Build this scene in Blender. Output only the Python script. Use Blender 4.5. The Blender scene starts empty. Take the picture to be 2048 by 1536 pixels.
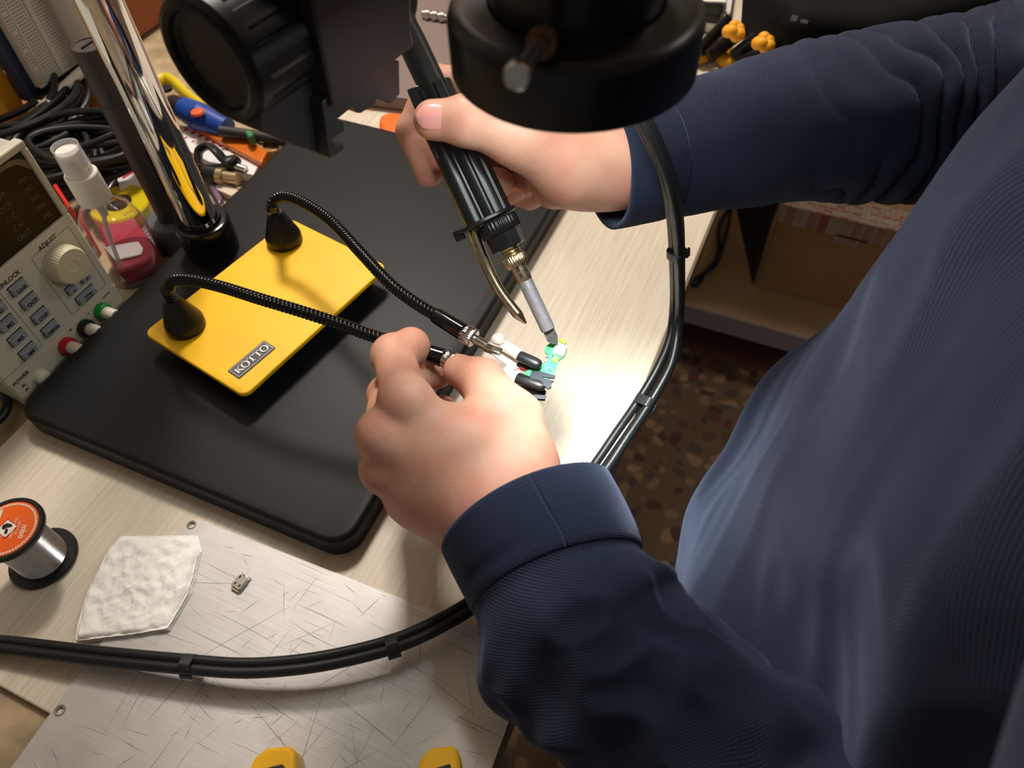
import bpy, bmesh, math, random
import numpy as np
from mathutils import Vector, Matrix, noise as mnoise

random.seed(7)
SC = bpy.context.scene
COL = SC.collection
PI = math.pi

# ------------------------------------------------------------------ camera, world, lights
CAM_R = np.array([[0.91738165, 0.39709504, -0.02695261],
                  [0.30031049, -0.73504652, -0.60788175],
                  [-0.26119825, 0.54956541, -0.79357]])
FPX = 1474.24
CAM_H = 0.44
cam_d = bpy.data.cameras.new('camera')
cam = bpy.data.objects.new('camera', cam_d)
COL.objects.link(cam)
cam_d.sensor_width = 36.0
cam_d.sensor_fit = 'HORIZONTAL'
cam_d.lens = FPX / 2048 * 36
cam_d.clip_start = 0.02
cam_d.dof.use_dof = True
cam_d.dof.focus_distance = 0.47
cam_d.dof.aperture_fstop = 9.0
mw = Matrix(((CAM_R[0, 0], -CAM_R[1, 0], -CAM_R[2, 0], 0),
             (CAM_R[0, 1], -CAM_R[1, 1], -CAM_R[2, 1], 0),
             (CAM_R[0, 2], -CAM_R[1, 2], -CAM_R[2, 2], CAM_H),
             (0, 0, 0, 1)))
cam.matrix_world = mw
SC.camera = cam

world = bpy.data.worlds.new('room_light')
SC.world = world
world.use_nodes = True
bg = world.node_tree.nodes['Background']
bg.inputs[0].default_value = (1.0, 0.93, 0.85, 1)
bg.inputs[1].default_value = 0.14

def area(name, loc, target, size, energy, color, shape='SQUARE', spread=180):
    l = bpy.data.lights.new(name, 'AREA')
    l.shape = shape
    l.size = size
    l.energy = energy
    l.color = color
    l.spread = math.radians(spread)
    o = bpy.data.objects.new(name, l)
    COL.objects.link(o)
    o.location = loc
    o.rotation_euler = (Vector(target) - Vector(loc)).to_track_quat('-Z', 'Y').to_euler()
    return o

area('ceiling_lamp_light', (-0.75, 1.15, 1.65), (-0.25, 0.3, 0), 0.30, 36, (1.0, 0.90, 0.80))
area('floor_fill_light', (1.3, 1.9, 1.6), (0.2, 0.9, -0.6), 0.5, 8, (1.0, 0.88, 0.76))  # added fill that brightens the floor; no known lamp stands here

SC.view_settings.view_transform = 'Standard'
SC.view_settings.look = 'None'
SC.view_settings.exposure = 0.0
SC.view_settings.gamma = 1.0
SC.view_settings.use_curve_mapping = False

# ------------------------------------------------------------------ measuring helpers (photo direction -> point on a real plane / at a real distance)
CAMP = np.array([0, 0, CAM_H])

def ray(x, y):
    return CAM_R.T @ np.array([(x - 1024) / FPX, (y - 768) / FPX, 1.0])

def W(x, y, t):
    return Vector(CAMP + ray(x, y) * t)

def Zp(x, y, z=0.0):
    d = ray(x, y)
    return Vector(CAMP + d * (z - CAM_H) / d[2])

def Xp(x, y, X):
    d = ray(x, y)
    return Vector(CAMP + d * X / d[0])

def Pl(x, y, p0, n):
    d = ray(x, y)
    n = np.array(n)
    return Vector(CAMP + d * (n @ (np.array(p0) - CAMP)) / (n @ d))

def pr(p):
    c = CAM_R @ (np.array(p) - CAMP)
    return (1024 + FPX * c[0] / c[2], 768 + FPX * c[1] / c[2], c[2])

# ------------------------------------------------------------------ materials
MATS = {}

def s2l(c):
    return tuple(((x / 255) / 12.92 if x / 255 <= 0.04045 else ((x / 255 + 0.055) / 1.055) ** 2.4) for x in c)

def mat(name, rgb, rough=0.5, metal=0.0, nscale=None, namt=0.0, ndet=4, bscale=None, bstr=0.2, bdist=0.001,
        spec=0.5, trans=0.0, ior=1.45, emit=None, estr=0.0, coat=0.0, sss=0.0, alpha=1.0, sheen=0.0):
    if name in MATS:
        return MATS[name]
    m = bpy.data.materials.new(name)
    m.use_nodes = True
    nt = m.node_tree
    b = nt.nodes['Principled BSDF']
    c = s2l(rgb)
    b.inputs['Base Color'].default_value = (*c, 1)
    b.inputs['Roughness'].default_value = rough
    b.inputs['Metallic'].default_value = metal
    b.inputs['Specular IOR Level'].default_value = spec
    b.inputs['Transmission Weight'].default_value = trans
    b.inputs['IOR'].default_value = ior
    b.inputs['Coat Weight'].default_value = coat
    b.inputs['Alpha'].default_value = alpha
    b.inputs['Sheen Weight'].default_value = sheen
    if sss:
        b.inputs['Subsurface Weight'].default_value = sss
        b.inputs['Subsurface Radius'].default_value = (1, 0.35, 0.2)
        b.inputs['Subsurface Scale'].default_value = 0.003
    if emit:
        b.inputs['Emission Color'].default_value = (*s2l(emit), 1)
        b.inputs['Emission Strength'].default_value = estr
    tc = nt.nodes.new('ShaderNodeTexCoord')
    if nscale:
        n = nt.nodes.new('ShaderNodeTexNoise')
        n.inputs['Scale'].default_value = nscale
        n.inputs['Detail'].default_value = ndet
        nt.links.new(tc.outputs['Object'], n.inputs['Vector'])
        r = nt.nodes.new('ShaderNodeValToRGB')
        r.color_ramp.elements[0].position = 0.3
        r.color_ramp.elements[1].position = 0.7
        r.color_ramp.elements[0].color = (*[max(0, x * (1 - namt)) for x in c], 1)
        r.color_ramp.elements[1].color = (*[min(1, x * (1 + namt)) for x in c], 1)
        nt.links.new(n.outputs['Fac'], r.inputs['Fac'])
        nt.links.new(r.outputs['Color'], b.inputs['Base Color'])
    if bscale:
        n2 = nt.nodes.new('ShaderNodeTexNoise')
        n2.inputs['Scale'].default_value = bscale
        n2.inputs['Detail'].default_value = 3
        nt.links.new(tc.outputs['Object'], n2.inputs['Vector'])
        bp = nt.nodes.new('ShaderNodeBump')
        bp.inputs['Strength'].default_value = bstr
        bp.inputs['Distance'].default_value = bdist
        nt.links.new(n2.outputs['Fac'], bp.inputs['Height'])
        nt.links.new(bp.outputs['Normal'], b.inputs['Normal'])
    MATS[name] = m
    return m

def nodes(m):
    nt = m.node_tree
    return nt, nt.nodes['Principled BSDF']

def wood_mat(name, light, dark, vec_scale=(90, 3, 90), rough=0.42):
    m = mat(name, light, rough)
    nt, b = nodes(m)
    tc = nt.nodes.new('ShaderNodeTexCoord')
    mp = nt.nodes.new('ShaderNodeMapping')
    mp.inputs['Scale'].default_value = vec_scale
    nt.links.new(tc.outputs['Object'], mp.inputs['Vector'])
    n = nt.nodes.new('ShaderNodeTexNoise')
    n.inputs['Scale'].default_value = 4.0
    n.inputs['Detail'].default_value = 8
    n.inputs['Roughness'].default_value = 0.65
    n.inputs['Distortion'].default_value = 0.3
    nt.links.new(mp.outputs['Vector'], n.inputs['Vector'])
    r = nt.nodes.new('ShaderNodeValToRGB')
    e = r.color_ramp.elements
    e[0].position = 0.3
    e[1].position = 0.72
    e[0].color = (*s2l(dark), 1)
    e[1].color = (*s2l(light), 1)
    nt.links.new(n.outputs['Fac'], r.inputs['Fac'])
    nt.links.new(r.outputs['Color'], b.inputs['Base Color'])
    bp = nt.nodes.new('ShaderNodeBump')
    bp.inputs['Strength'].default_value = 0.25
    bp.inputs['Distance'].default_value = 0.0004
    nt.links.new(n.outputs['Fac'], bp.inputs['Height'])
    nt.links.new(bp.outputs['Normal'], b.inputs['Normal'])
    return m

def knit_mat(name, rgb, pitch=0.0011, amt=0.35, rib=False):
    """knitted cloth, UV in metres"""
    m = mat(name, rgb, 0.9, spec=0.2, sheen=0.22)
    nt, b = nodes(m)
    b.inputs['Sheen Roughness'].default_value = 0.4
    b.inputs['Sheen Tint'].default_value = (0.55, 0.65, 1, 1)
    tc = nt.nodes.new('ShaderNodeTexCoord')
    sx = nt.nodes.new('ShaderNodeSeparateXYZ')
    nt.links.new(tc.outputs['UV'], sx.inputs[0])

    def mth(op, a, bb=None, c=None):
        x = nt.nodes.new('ShaderNodeMath')
        x.operation = op
        for i, v in enumerate((a, bb, c)):
            if v is None:
                continue
            if isinstance(v, (int, float)):
                x.inputs[i].default_value = v
            else:
                nt.links.new(v, x.inputs[i])
        return x.outputs[0]
    k = 2 * PI / pitch
    u = mth('MULTIPLY', sx.outputs[0], k)
    v = mth('MULTIPLY', sx.outputs[1], k)
    if rib:
        h = mth('ADD', mth('MULTIPLY', mth('SINE', v), 0.8), mth('MULTIPLY', mth('SINE', mth('MULTIPLY', u, 0.7)), 0.25))
    else:
        d1 = mth('ADD', u, mth('MULTIPLY', v, 0.6))
        h = mth('MULTIPLY', mth('SINE', d1), mth('ADD', mth('MULTIPLY', mth('SINE', mth('MULTIPLY', v, 1.0)), 0.4), 0.6))
    nz = nt.nodes.new('ShaderNodeTexNoise')
    nz.inputs['Scale'].default_value = 14
    nz.inputs['Detail'].default_value = 3
    nt.links.new(tc.outputs['Object'], nz.inputs['Vector'])
    hh = mth('ADD', mth('MULTIPLY', h, 0.5), 0.5)
    mx = nt.nodes.new('ShaderNodeMixRGB')
    c = s2l(rgb)
    mx.inputs[1].default_value = (*[x * (1 - amt) for x in c], 1)
    mx.inputs[2].default_value = (*[min(1, x * (1 + amt)) for x in c], 1)
    nt.links.new(hh, mx.inputs[0])
    m2 = nt.nodes.new('ShaderNodeMixRGB')
    m2.blend_type = 'MULTIPLY'
    m2.inputs[0].default_value = 0.35
    nt.links.new(mx.outputs[0], m2.inputs[1])
    nt.links.new(nz.outputs['Fac'], m2.inputs[2])
    nt.links.new(m2.outputs[0], b.inputs['Base Color'])
    bp = nt.nodes.new('ShaderNodeBump')
    bp.inputs['Strength'].default_value = 0.6
    bp.inputs['Distance'].default_value = 0.0004
    nt.links.new(hh, bp.inputs['Height'])
    nt.links.new(bp.outputs['Normal'], b.inputs['Normal'])
    return m

# ------------------------------------------------------------------ mesh builder
def frame(origin, xdir=(1, 0, 0), zdir=(0, 0, 1)):
    z = Vector(zdir).normalized()
    x = Vector(xdir)
    x = (x - z * x.dot(z))
    if x.length < 1e-6:
        x = z.orthogonal()
    x.normalize()
    y = z.cross(x)
    M = Matrix.Identity(4)
    for i in range(3):
        M[i][0], M[i][1], M[i][2], M[i][3] = x[i], y[i], z[i], origin[i]
    return M

def catmull(pts, n):
    P = [Vector(p) for p in pts]
    P = [P[0] * 2 - P[1]] + P + [P[-1] * 2 - P[-2]]
    out = []
    for i in range(1, len(P) - 2):
        a, b, c, d = P[i - 1:i + 3]
        for k in range(n):
            t = k / n
            out.append(0.5 * ((2 * b) + (c - a) * t + (2 * a - 5 * b + 4 * c - d) * t * t + (3 * b - a - 3 * c + d) * t ** 3))
    out.append(P[-2])
    return out

def resample(pts, step):
    L = [0]
    for i in range(1, len(pts)):
        L.append(L[-1] + (pts[i] - pts[i - 1]).length)
    n = max(2, int(L[-1] / step) + 1)
    out = []
    j = 0
    for k in range(n):
        s = L[-1] * k / (n - 1)
        while j < len(L) - 2 and L[j + 1] < s:
            j += 1
        f = (s - L[j]) / max(1e-9, L[j + 1] - L[j])
        out.append(pts[j].lerp(pts[j + 1], f))
    return out

def frames_along(pts, up=None):
    n = len(pts)
    T = [(pts[min(i + 1, n - 1)] - pts[max(i - 1, 0)]).normalized() for i in range(n)]
    u = Vector(up) if up is not None else T[0].orthogonal()
    out = []
    for t in T:
        u = (u - t * u.dot(t))
        if u.length < 1e-6:
            u = t.orthogonal()
        u.normalize()
        out.append((t, u.copy(), t.cross(u)))
    return out

class MB:
    def __init__(s):
        s.v, s.f, s.uv = [], [], {}

    def add(s, vs, fs):
        o = len(s.v)
        s.v += [Vector(v) for v in vs]
        s.f += [tuple(i + o for i in f) for f in fs]
        return s

    def box(s, c, size, M=None):
        M = M or Matrix.Identity(4)
        x, y, z = [k / 2 for k in size]
        vs = [M @ (Vector(c) + Vector((a * x, b * y, d * z))) for a in (-1, 1) for b in (-1, 1) for d in (-1, 1)]
        return s.add(vs, [(0, 1, 3, 2), (4, 6, 7, 5), (0, 4, 5, 1), (2, 3, 7, 6), (0, 2, 6, 4), (1, 5, 7, 3)])

    def prism(s, poly, z0, z1, M=None):
        """poly: 2D list in local xy"""
        M = M or Matrix.Identity(4)
        n = len(poly)
        ar = sum(poly[i][0] * poly[(i + 1) % n][1] - poly[(i + 1) % n][0] * poly[i][1] for i in range(n))
        if ar < 0:
            poly = poly[::-1]
        vs = [M @ Vector((p[0], p[1], z0)) for p in poly] + [M @ Vector((p[0], p[1], z1)) for p in poly]
        fs = [tuple(range(n - 1, -1, -1)), tuple(range(n, 2 * n))]
        fs += [(i, (i + 1) % n, n + (i + 1) % n, n + i) for i in range(n)]
        return s.add(vs, fs)

    def lathe(s, prof, M=None, seg=48, cap0=True, cap1=True, rfun=None):
        """prof: (r, z) list along local z"""
        M = M or Matrix.Identity(4)
        vs, fs = [], []
        for r, z in prof:
            for k in range(seg):
                a = 2 * PI * k / seg
                rr = r * (rfun(a, z) if rfun else 1)
                vs.append(M @ Vector((rr * math.cos(a), rr * math.sin(a), z)))
        for i in range(len(prof) - 1):
            for k in range(seg):
                k2 = (k + 1) % seg
                fs.append((i * seg + k, i * seg + k2, (i + 1) * seg + k2, (i + 1) * seg + k))
        if cap0 and prof[0][0] > 1e-6:
            fs.append(tuple(range(seg - 1, -1, -1)))
        if cap1 and prof[-1][0] > 1e-6:
            o = (len(prof) - 1) * seg
            fs.append(tuple(o + k for k in range(seg)))
        return s.add(vs, fs)

    def cyl(s, p0, p1, r, r1=None, seg=32):
        p0, p1 = Vector(p0), Vector(p1)
        r1 = r if r1 is None else r1
        return s.lathe([(r, 0), (r1, (p1 - p0).length)], frame(p0, (1, 0.3, 0.1), p1 - p0), seg)

    def tube(s, pts, r, seg=12, rf=None, flat=1.0, up=None, cap=True):
        pts = [Vector(p) for p in pts]
        fr = frames_along(pts, up)
        vs, fs = [], []
        for i, (p, (t, u, w)) in enumerate(zip(pts, fr)):
            rr = rf(i) if rf else r
            for k in range(seg):
                a = 2 * PI * k / seg
                vs.append(p + u * (rr * math.cos(a)) + w * (rr * flat * math.sin(a)))
        n = len(pts)
        for i in range(n - 1):
            for k in range(seg):
                k2 = (k + 1) % seg
                fs.append((i * seg + k, i * seg + k2, (i + 1) * seg + k2, (i + 1) * seg + k))
        if cap:
            fs.append(tuple(range(seg - 1, -1, -1)))
            fs.append(tuple((n - 1) * seg + k for k in range(seg)))
        return s.add(vs, fs)

    def ball(s, c, r, seg=16, M=None, sc=(1, 1, 1)):
        prof = [(max(1e-5, math.sin(PI * i / seg)) , -math.cos(PI * i / seg)) for i in range(seg + 1)]
        MM = (M or Matrix.Identity(4))
        Mx = MM.copy() if M else Matrix.Translation(Vector(c))
        if M:
            Mx = Matrix.Translation(Vector(c)) @ MM
        sm = Matrix.Diagonal((r * sc[0], r * sc[1], r * sc[2], 1))
        return s.lathe(prof, Mx @ sm, seg * 2, False, False)

    def text(s, body, size, M, align='CENTER', depth=0.00012, bold=0.0, sx=1.0):
        cu = bpy.data.curves.new('t', 'FONT')
        cu.body = body
        cu.size = size
        cu.align_x = align
        cu.align_y = 'CENTER'
        cu.extrude = depth
        cu.offset = bold
        cu.resolution_u = 3
        ob = bpy.data.objects.new('t', cu)
        COL.objects.link(ob)
        dg = bpy.context.evaluated_depsgraph_get()
        me = ob.evaluated_get(dg).to_mesh()
        vs = [M @ Vector((v.co.x * sx, v.co.y, v.co.z)) for v in me.vertices]
        fs = [tuple(p.vertices) for p in me.polygons]
        ob.evaluated_get(dg).to_mesh_clear()
        bpy.data.objects.remove(ob)
        bpy.data.curves.remove(cu)
        return s.add(vs, fs)

    def build(s, name, m, parent=None, bev=0.0, bseg=2, angle=35, smooth=True, uv=None, label=None, sub=0):
        me = bpy.data.meshes.new(name)
        inv = WM.get(parent.name if parent else '', Matrix.Identity(4)).inverted()
        me.from_pydata([tuple(inv @ v) for v in s.v], [], s.f)
        me.validate()
        if uv is not None:
            ul = me.uv_layers.new(name='UVMap')
            li = np.zeros(len(me.loops), dtype=np.int32)
            me.loops.foreach_get('vertex_index', li)
            if callable(uv):
                pass
            else:
                UV = np.array(uv, dtype=np.float32)
                ul.data.foreach_set('uv', UV[li].ravel())
        bm = bmesh.new()
        bm.from_mesh(me)
        bmesh.ops.recalc_face_normals(bm, faces=bm.faces)
        bm.to_mesh(me)
        bm.free()
        o = bpy.data.objects.new(name, me)
        COL.objects.link(o)
        me.materials.append(m)
        if smooth:
            me.polygons.foreach_set('use_smooth', [True] * len(me.polygons))
            if not sub:
                me.set_sharp_from_angle(angle=math.radians(angle))
        if bev:
            b = o.modifiers.new('bevel', 'BEVEL')
            b.width = bev
            b.segments = bseg
            b.limit_method = 'ANGLE'
            b.angle_limit = math.radians(40)
            b.harden_normals = False
        if sub:
            b = o.modifiers.new('sub', 'SUBSURF')
            b.levels = sub
            b.render_levels = sub
        if parent:
            o.parent = parent
            WM[o.name] = WM[parent.name].copy()
        else:
            WM[o.name] = Matrix.Identity(4)
        if label:
            o['label'] = label
        return o

WM = {}

def thing(name, label, cat, loc=(0, 0, 0), group=None):
    o = bpy.data.objects.new(name, None)
    COL.objects.link(o)
    o.empty_display_size = 0.02
    o.location = loc
    WM[o.name] = Matrix.Translation(Vector(loc))
    o['label'] = label
    o['category'] = cat
    if group:
        o['group'] = group
    return o

def tag(o, label, cat, group=None, kind=None):
    o['label'] = label
    o['category'] = cat
    if group:
        o['group'] = group
    if kind:
        o['kind'] = kind
    return o

def struct(o):
    o['kind'] = 'structure'
    return o

def rrect(w, h, r, n=5, cx=0, cy=0):
    out = []
    for sx, sy, a0 in ((1, 1, 0), (-1, 1, 90), (-1, -1, 180), (1, -1, 270)):
        for k in range(n + 1):
            a = math.radians(a0 + 90 * k / n)
            out.append((cx + sx * (w / 2 - r) + r * math.cos(a), cy + sy * (h / 2 - r) + r * math.sin(a)))
    return out

# ------------------------------------------------------------------ common materials
M_wood = wood_mat('pale_laminate', (230, 221, 207), (206, 192, 171), (110, 4, 110), 0.4)
M_blackpaint = mat('black_powder_coat', (14, 16, 20), 0.5, spec=0.35, bscale=2500, bstr=0.35, bdist=0.0002)
M_satin = mat('satin_black', (13, 13, 14), 0.34)
M_anod = mat('black_anodised', (28, 25, 26), 0.45, bscale=3000, bstr=0.15, bdist=0.0001)
M_gloss = mat('gloss_black', (14, 14, 15), 0.16)
M_chrome = mat('chrome', (225, 225, 228), 0.04, 1.0)
M_steel = mat('steel', (190, 188, 182), 0.25, 1.0, nscale=300, namt=0.15)
M_brass = mat('brass', (206, 192, 156), 0.3, 1.0)
M_rubber = mat('black_rubber', (26, 28, 30), 0.38)
M_white = mat('white_plastic', (232, 230, 226), 0.35)
M_yel = mat('yellow_powder_coat', (255, 198, 0), 0.45, nscale=40, namt=0.03, bscale=1200, bstr=0.25, bdist=0.0002)

# ------------------------------------------------------------------ room shell and worktop
DX = -0.0528                      # front edge of the desk
DY = -0.012                       # near end of the desk
m_terr = mat('terrazzo', (60, 45, 40), 0.35)
nt, b = nodes(m_terr)
tc = nt.nodes.new('ShaderNodeTexCoord')
vo = nt.nodes.new('ShaderNodeTexVoronoi')
vo.inputs['Scale'].default_value = 42
vo.inputs['Randomness'].default_value = 1
ns = nt.nodes.new('ShaderNodeTexNoise')
ns.inputs['Scale'].default_value = 9
mixv = nt.nodes.new('ShaderNodeMixRGB')
mixv.inputs[0].default_value = 0.08
nt.links.new(tc.outputs['Object'], mixv.inputs[1])
nt.links.new(tc.outputs['Object'], ns.inputs['Vector'])
nt.links.new(ns.outputs['Color'], mixv.inputs[2])
nt.links.new(mixv.outputs[0], vo.inputs['Vector'])
sp = nt.nodes.new('ShaderNodeSeparateColor')
nt.links.new(vo.outputs['Color'], sp.inputs[0])
rp = nt.nodes.new('ShaderNodeValToRGB')
rp.color_ramp.interpolation = 'CONSTANT'
els = rp.color_ramp.elements
els[0].color = (*s2l((110, 80, 78)), 1)
els[1].position = 0.25
els[1].color = (*s2l((176, 146, 118)), 1)
for p, c in ((0.45, (112, 98, 96)), (0.62, (190, 154, 118)), (0.78, (128, 88, 80)), (0.9, (206, 170, 132))):
    e = els.new(p)
    e.color = (*s2l(c), 1)
nt.links.new(sp.outputs[0], rp.inputs['Fac'])
chip = nt.nodes.new('ShaderNodeValToRGB')
chip.color_ramp.elements[0].position = 0.42
chip.color_ramp.elements[0].color = (0, 0, 0, 1)
chip.color_ramp.elements[1].position = 0.50
chip.color_ramp.elements[1].color = (1, 1, 1, 1)
nt.links.new(vo.outputs['Distance'], chip.inputs['Fac'])
cmx = nt.nodes.new('ShaderNodeMixRGB')
nt.links.new(chip.outputs['Color'], cmx.inputs[0])
nt.links.new(rp.outputs['Color'], cmx.inputs[1])
cmx.inputs[2].default_value = (*s2l((140, 116, 94)), 1)
nt.links.new(cmx.outputs[0], b.inputs['Base Color'])

struct(MB().box((0.3, 0.6, -0.77), (4.2, 4.2, 0.04)).build('floor', m_terr))
m_wall = mat('wall_paint', (196, 186, 172), 0.85, nscale=3, namt=0.05)
struct(MB().box((-1.12, 0.6, 0.45), (0.1, 4.2, 2.48)).build('wall_back', m_wall))
struct(MB().box((0.5, 2.75, 0.45), (3.34, 0.1, 2.48)).build('wall_right', m_wall))
struct(MB().box((0.3, 0.6, 1.75), (4.2, 4.2, 0.08)).build('ceiling', mat('ceiling_paint', (225, 218, 205), 0.9)))

m_stone = mat('beige_stone', (170, 150, 120), 0.5, nscale=38, namt=0.38, ndet=8, bscale=160, bstr=0.3, bdist=0.0008)
cb = thing('stone_counter', 'beige speckled stone counter running behind and past the pale desk board', 'counter', (-0.7, 0.6, -0.72))
MB().box((-0.7625, 0.9, -0.0225), (0.595, 2.6, 0.035)).build('counter_top', m_stone, cb, bev=0.003)
MB().box((-0.255, -0.2, -0.0225), (0.41, 0.378, 0.035)).build('counter_top', m_stone, cb, bev=0.003)
MB().box((-0.80, 0.9, -0.395), (0.48, 2.5, 0.71)).build('counter_base', mat('counter_side', (150, 132, 108), 0.7), cb)

dk = thing('desk', 'pale wood-grain laminate desk board under the black microscope base', 'desk', (-0.25, 0.6, -0.745))
MB().box(((-0.465 + DX) / 2, (DY + 1.55) / 2, -0.0125), (abs(-0.465 - DX), 1.55 - DY, 0.025)).build('tabletop', M_wood, dk, bev=0.0012)
MB().box((DX + 0.0006, (DY + 1.55) / 2, -0.0125), (0.0022, 1.55 - DY, 0.024)).build('edge_band', mat('edge_band', (120, 104, 86), 0.4), dk)
for yy in (1.5,):
    MB().box((-0.26, yy, -0.385), (0.40, 0.025, 0.72)).build('side_panel', M_wood, dk)
MB().box((-0.44, 0.85, -0.385), (0.02, 1.2, 0.72)).build('back_panel', M_wood, dk)

# shelf unit beyond the desk edge, box and bits on it
SZ = -0.63
sa, sb_ = Zp(1372, 609, SZ), Zp(1627, 680, SZ)
yS = sa.y
sh = thing('low_shelf', 'pale wooden low shelf with grey front edge above the dark floor', 'shelf', (0.2, yS + 0.2, -0.75))
MB().box((0.14, yS + 0.28, SZ - 0.02), (0.96, 0.56, 0.04)).build('shelf_board', wood_mat('shelf_wood', (232, 200, 160), (200, 166, 126), (6, 60, 60), 0.5), sh, bev=0.002)
MB().box((0.14, yS - 0.002, SZ - 0.022), (0.96, 0.004, 0.046)).build('front_edge', mat('grey_edge', (176, 168, 172), 0.5), sh, label='grey front edge of shelf')
MB().box((0.14, yS + 0.34, (SZ - 0.04 - 0.75) / 2), (0.94, 0.5, 0.75 + SZ - 0.04)).build('plinth', mat('dark_plinth', (60, 64, 80), 0.6), sh)
MB().box((0.14, yS + 0.02, -0.742), (0.96, 0.05, 0.016)).build('kick_rail', mat('brown_rail', (120, 84, 72), 0.5), sh)

m_card = mat('cardboard', (190, 148, 104), 0.8, nscale=12, namt=0.08)
bxp = Zp(1512, 572, SZ)
cbx = thing('cardboard_box', 'brown cardboard box with red and white printed tape on the low shelf', 'box', (bxp.x + 0.22, bxp.y + 0.16, SZ))
bxh = 0.21
MB().box((bxp.x + 0.24, bxp.y + 0.15, SZ + bxh / 2 + 0.0005), (0.48, 0.30, bxh)).build('carton', m_card, cbx, bev=0.002)
m_tape = mat('printed_tape', (205, 192, 176), 0.4)
nt, b = nodes(m_tape)
tc = nt.nodes.new('ShaderNodeTexCoord')
br = nt.nodes.new('ShaderNodeTexBrick')
br.inputs['Scale'].default_value = 26
br.inputs['Color1'].default_value = (*s2l((206, 194, 178)), 1)
br.inputs['Color2'].default_value = (*s2l((176, 96, 80)), 1)
br.inputs['Mortar'].default_value = (*s2l((214, 204, 190)), 1)
br.inputs['Mortar Size'].default_value = 0.03
nt.links.new(tc.outputs['Object'], br.inputs['Vector'])
nt.links.new(br.outputs['Color'], b.inputs['Base Color'])
MB().box((bxp.x + 0.24, bxp.y - 0.0006, SZ + bxh - 0.022), (0.48, 0.0014, 0.044)).box((bxp.x + 0.24, bxp.y + 0.02, SZ + bxh + 0.0012), (0.48, 0.06, 0.0012)).box((bxp.x + 0.13, bxp.y - 0.0006, SZ + bxh - 0.05), (0.055, 0.0014, 0.02)).build('tape', m_tape, cbx, label='tape printed in red on white')

fp = [Zp(1500, 560, SZ + 0.001)]
ff = MB()
p0 = Pl(1508, 562, (0, bxp.y - 0.03, 0), (0, 1, 0))
pts = [Pl(x, y, (0, bxp.y - 0.03, 0), (0, 1, 0)) for x, y in ((1508, 566), (1468, 380), (1570, 380), (1546, 440))]
M = frame((0, bxp.y - 0.03, 0), (1, 0, 0), (0, -1, 0))
Mi = M.inverted()
ff.prism([tuple((Mi @ p).xy) for p in pts], -0.006, 0.012, M)
tag(ff.build('black_slab', mat('slab_black', (24, 24, 26), 0.5), bev=0.002), 'black pointed bracket standing on the low shelf against the carton', 'slab')  # plain black pointed slab in front of the carton

cpts = [Zp(1470, 400, SZ + 0.02), Zp(1440, 450, SZ + 0.006), Zp(1436, 510, SZ + 0.005), Zp(1410, 545, SZ + 0.005), Zp(1392, 572, SZ + 0.005), Zp(1384, 560, SZ + 0.005), Zp(1430, 530, SZ + 0.012), Zp(1452, 470, SZ + 0.012), Zp(1462, 420, SZ + 0.02)]
tag(MB().tube(resample(catmull(cpts, 10), 0.006), 0.004, 10).build('power_cable', M_rubber), 'thin black cable looped on the low shelf beside the bracket', 'cable')

# ------------------------------------------------------------------ microscope: base, column, carriage, knob, ring light
bx0, bx1, by0, by1, BZ = -0.4605, -0.183, 0.1335, 0.535, 0.02
mic = thing('microscope', 'black boom microscope with chrome column standing on a large black base plate', 'microscope', ((bx0 + bx1) / 2, (by0 + by1) / 2, 0))
cxb, cyb = (bx0 + bx1) / 2, (by0 + by1) / 2
mb = MB()
Wd, Dp = bx1 - bx0, by1 - by0
prof = [(0.0, 0.0035), (-0.0, 0.0), (0.0, 0.012)]
rings = []
for ins, z in ((0.001, 0.0005), (0.0, 0.0015), (0.0, 0.0165), (0.0006, 0.0182), (0.0018, 0.0195), (0.0036, 0.02)):
    rings.append([(x, y, z) for x, y in rrect(Wd - 2 * ins, Dp - 2 * ins, 0.017 - ins * 0.6, 8, cxb, cyb)])
n = len(rings[0])
vs = [v for r in rings for v in r]
fs = [(i * n + k, i * n + (k + 1) % n, (i + 1) * n + (k + 1) % n, (i + 1) * n + k) for i in range(len(rings) - 1) for k in range(n)]
fs += [tuple(range(n - 1, -1, -1)), tuple((len(rings) - 1) * n + k for k in range(n))]
mb.add(vs, fs)
mb.build('base_plate', M_blackpaint, mic, angle=60)

cc = Zp(401, 440, 0.05)
MB().lathe([(0.0, 0.02), (0.0222, 0.02), (0.0222, 0.0475), (0.0212, 0.0498), (0.0195, 0.0505), (0.0165, 0.0505), (0.0162, 0.053), (0.0146, 0.053)], Matrix.Translation((cc.x, cc.y, 0)), 64, False, False).build('column_collar', M_gloss, mic, angle=30)
MB().cyl((cc.x, cc.y, 0.05), (cc.x, cc.y, 0.62), 0.0142, seg=96).build('column', M_chrome, mic, label='chrome column')

a10 = math.radians(9)
e1 = Vector((math.sin(a10), math.cos(a10), 0))
e2 = Vector((math.cos(a10), -math.sin(a10), 0))
kc = W(413, 128, 0.30)
# focus knob
Mk = frame(kc, (0, 0, 1), e1) @ Matrix.Diagonal((1.12, 1.12, 1.12, 1))
KR = 0.0243

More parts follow.
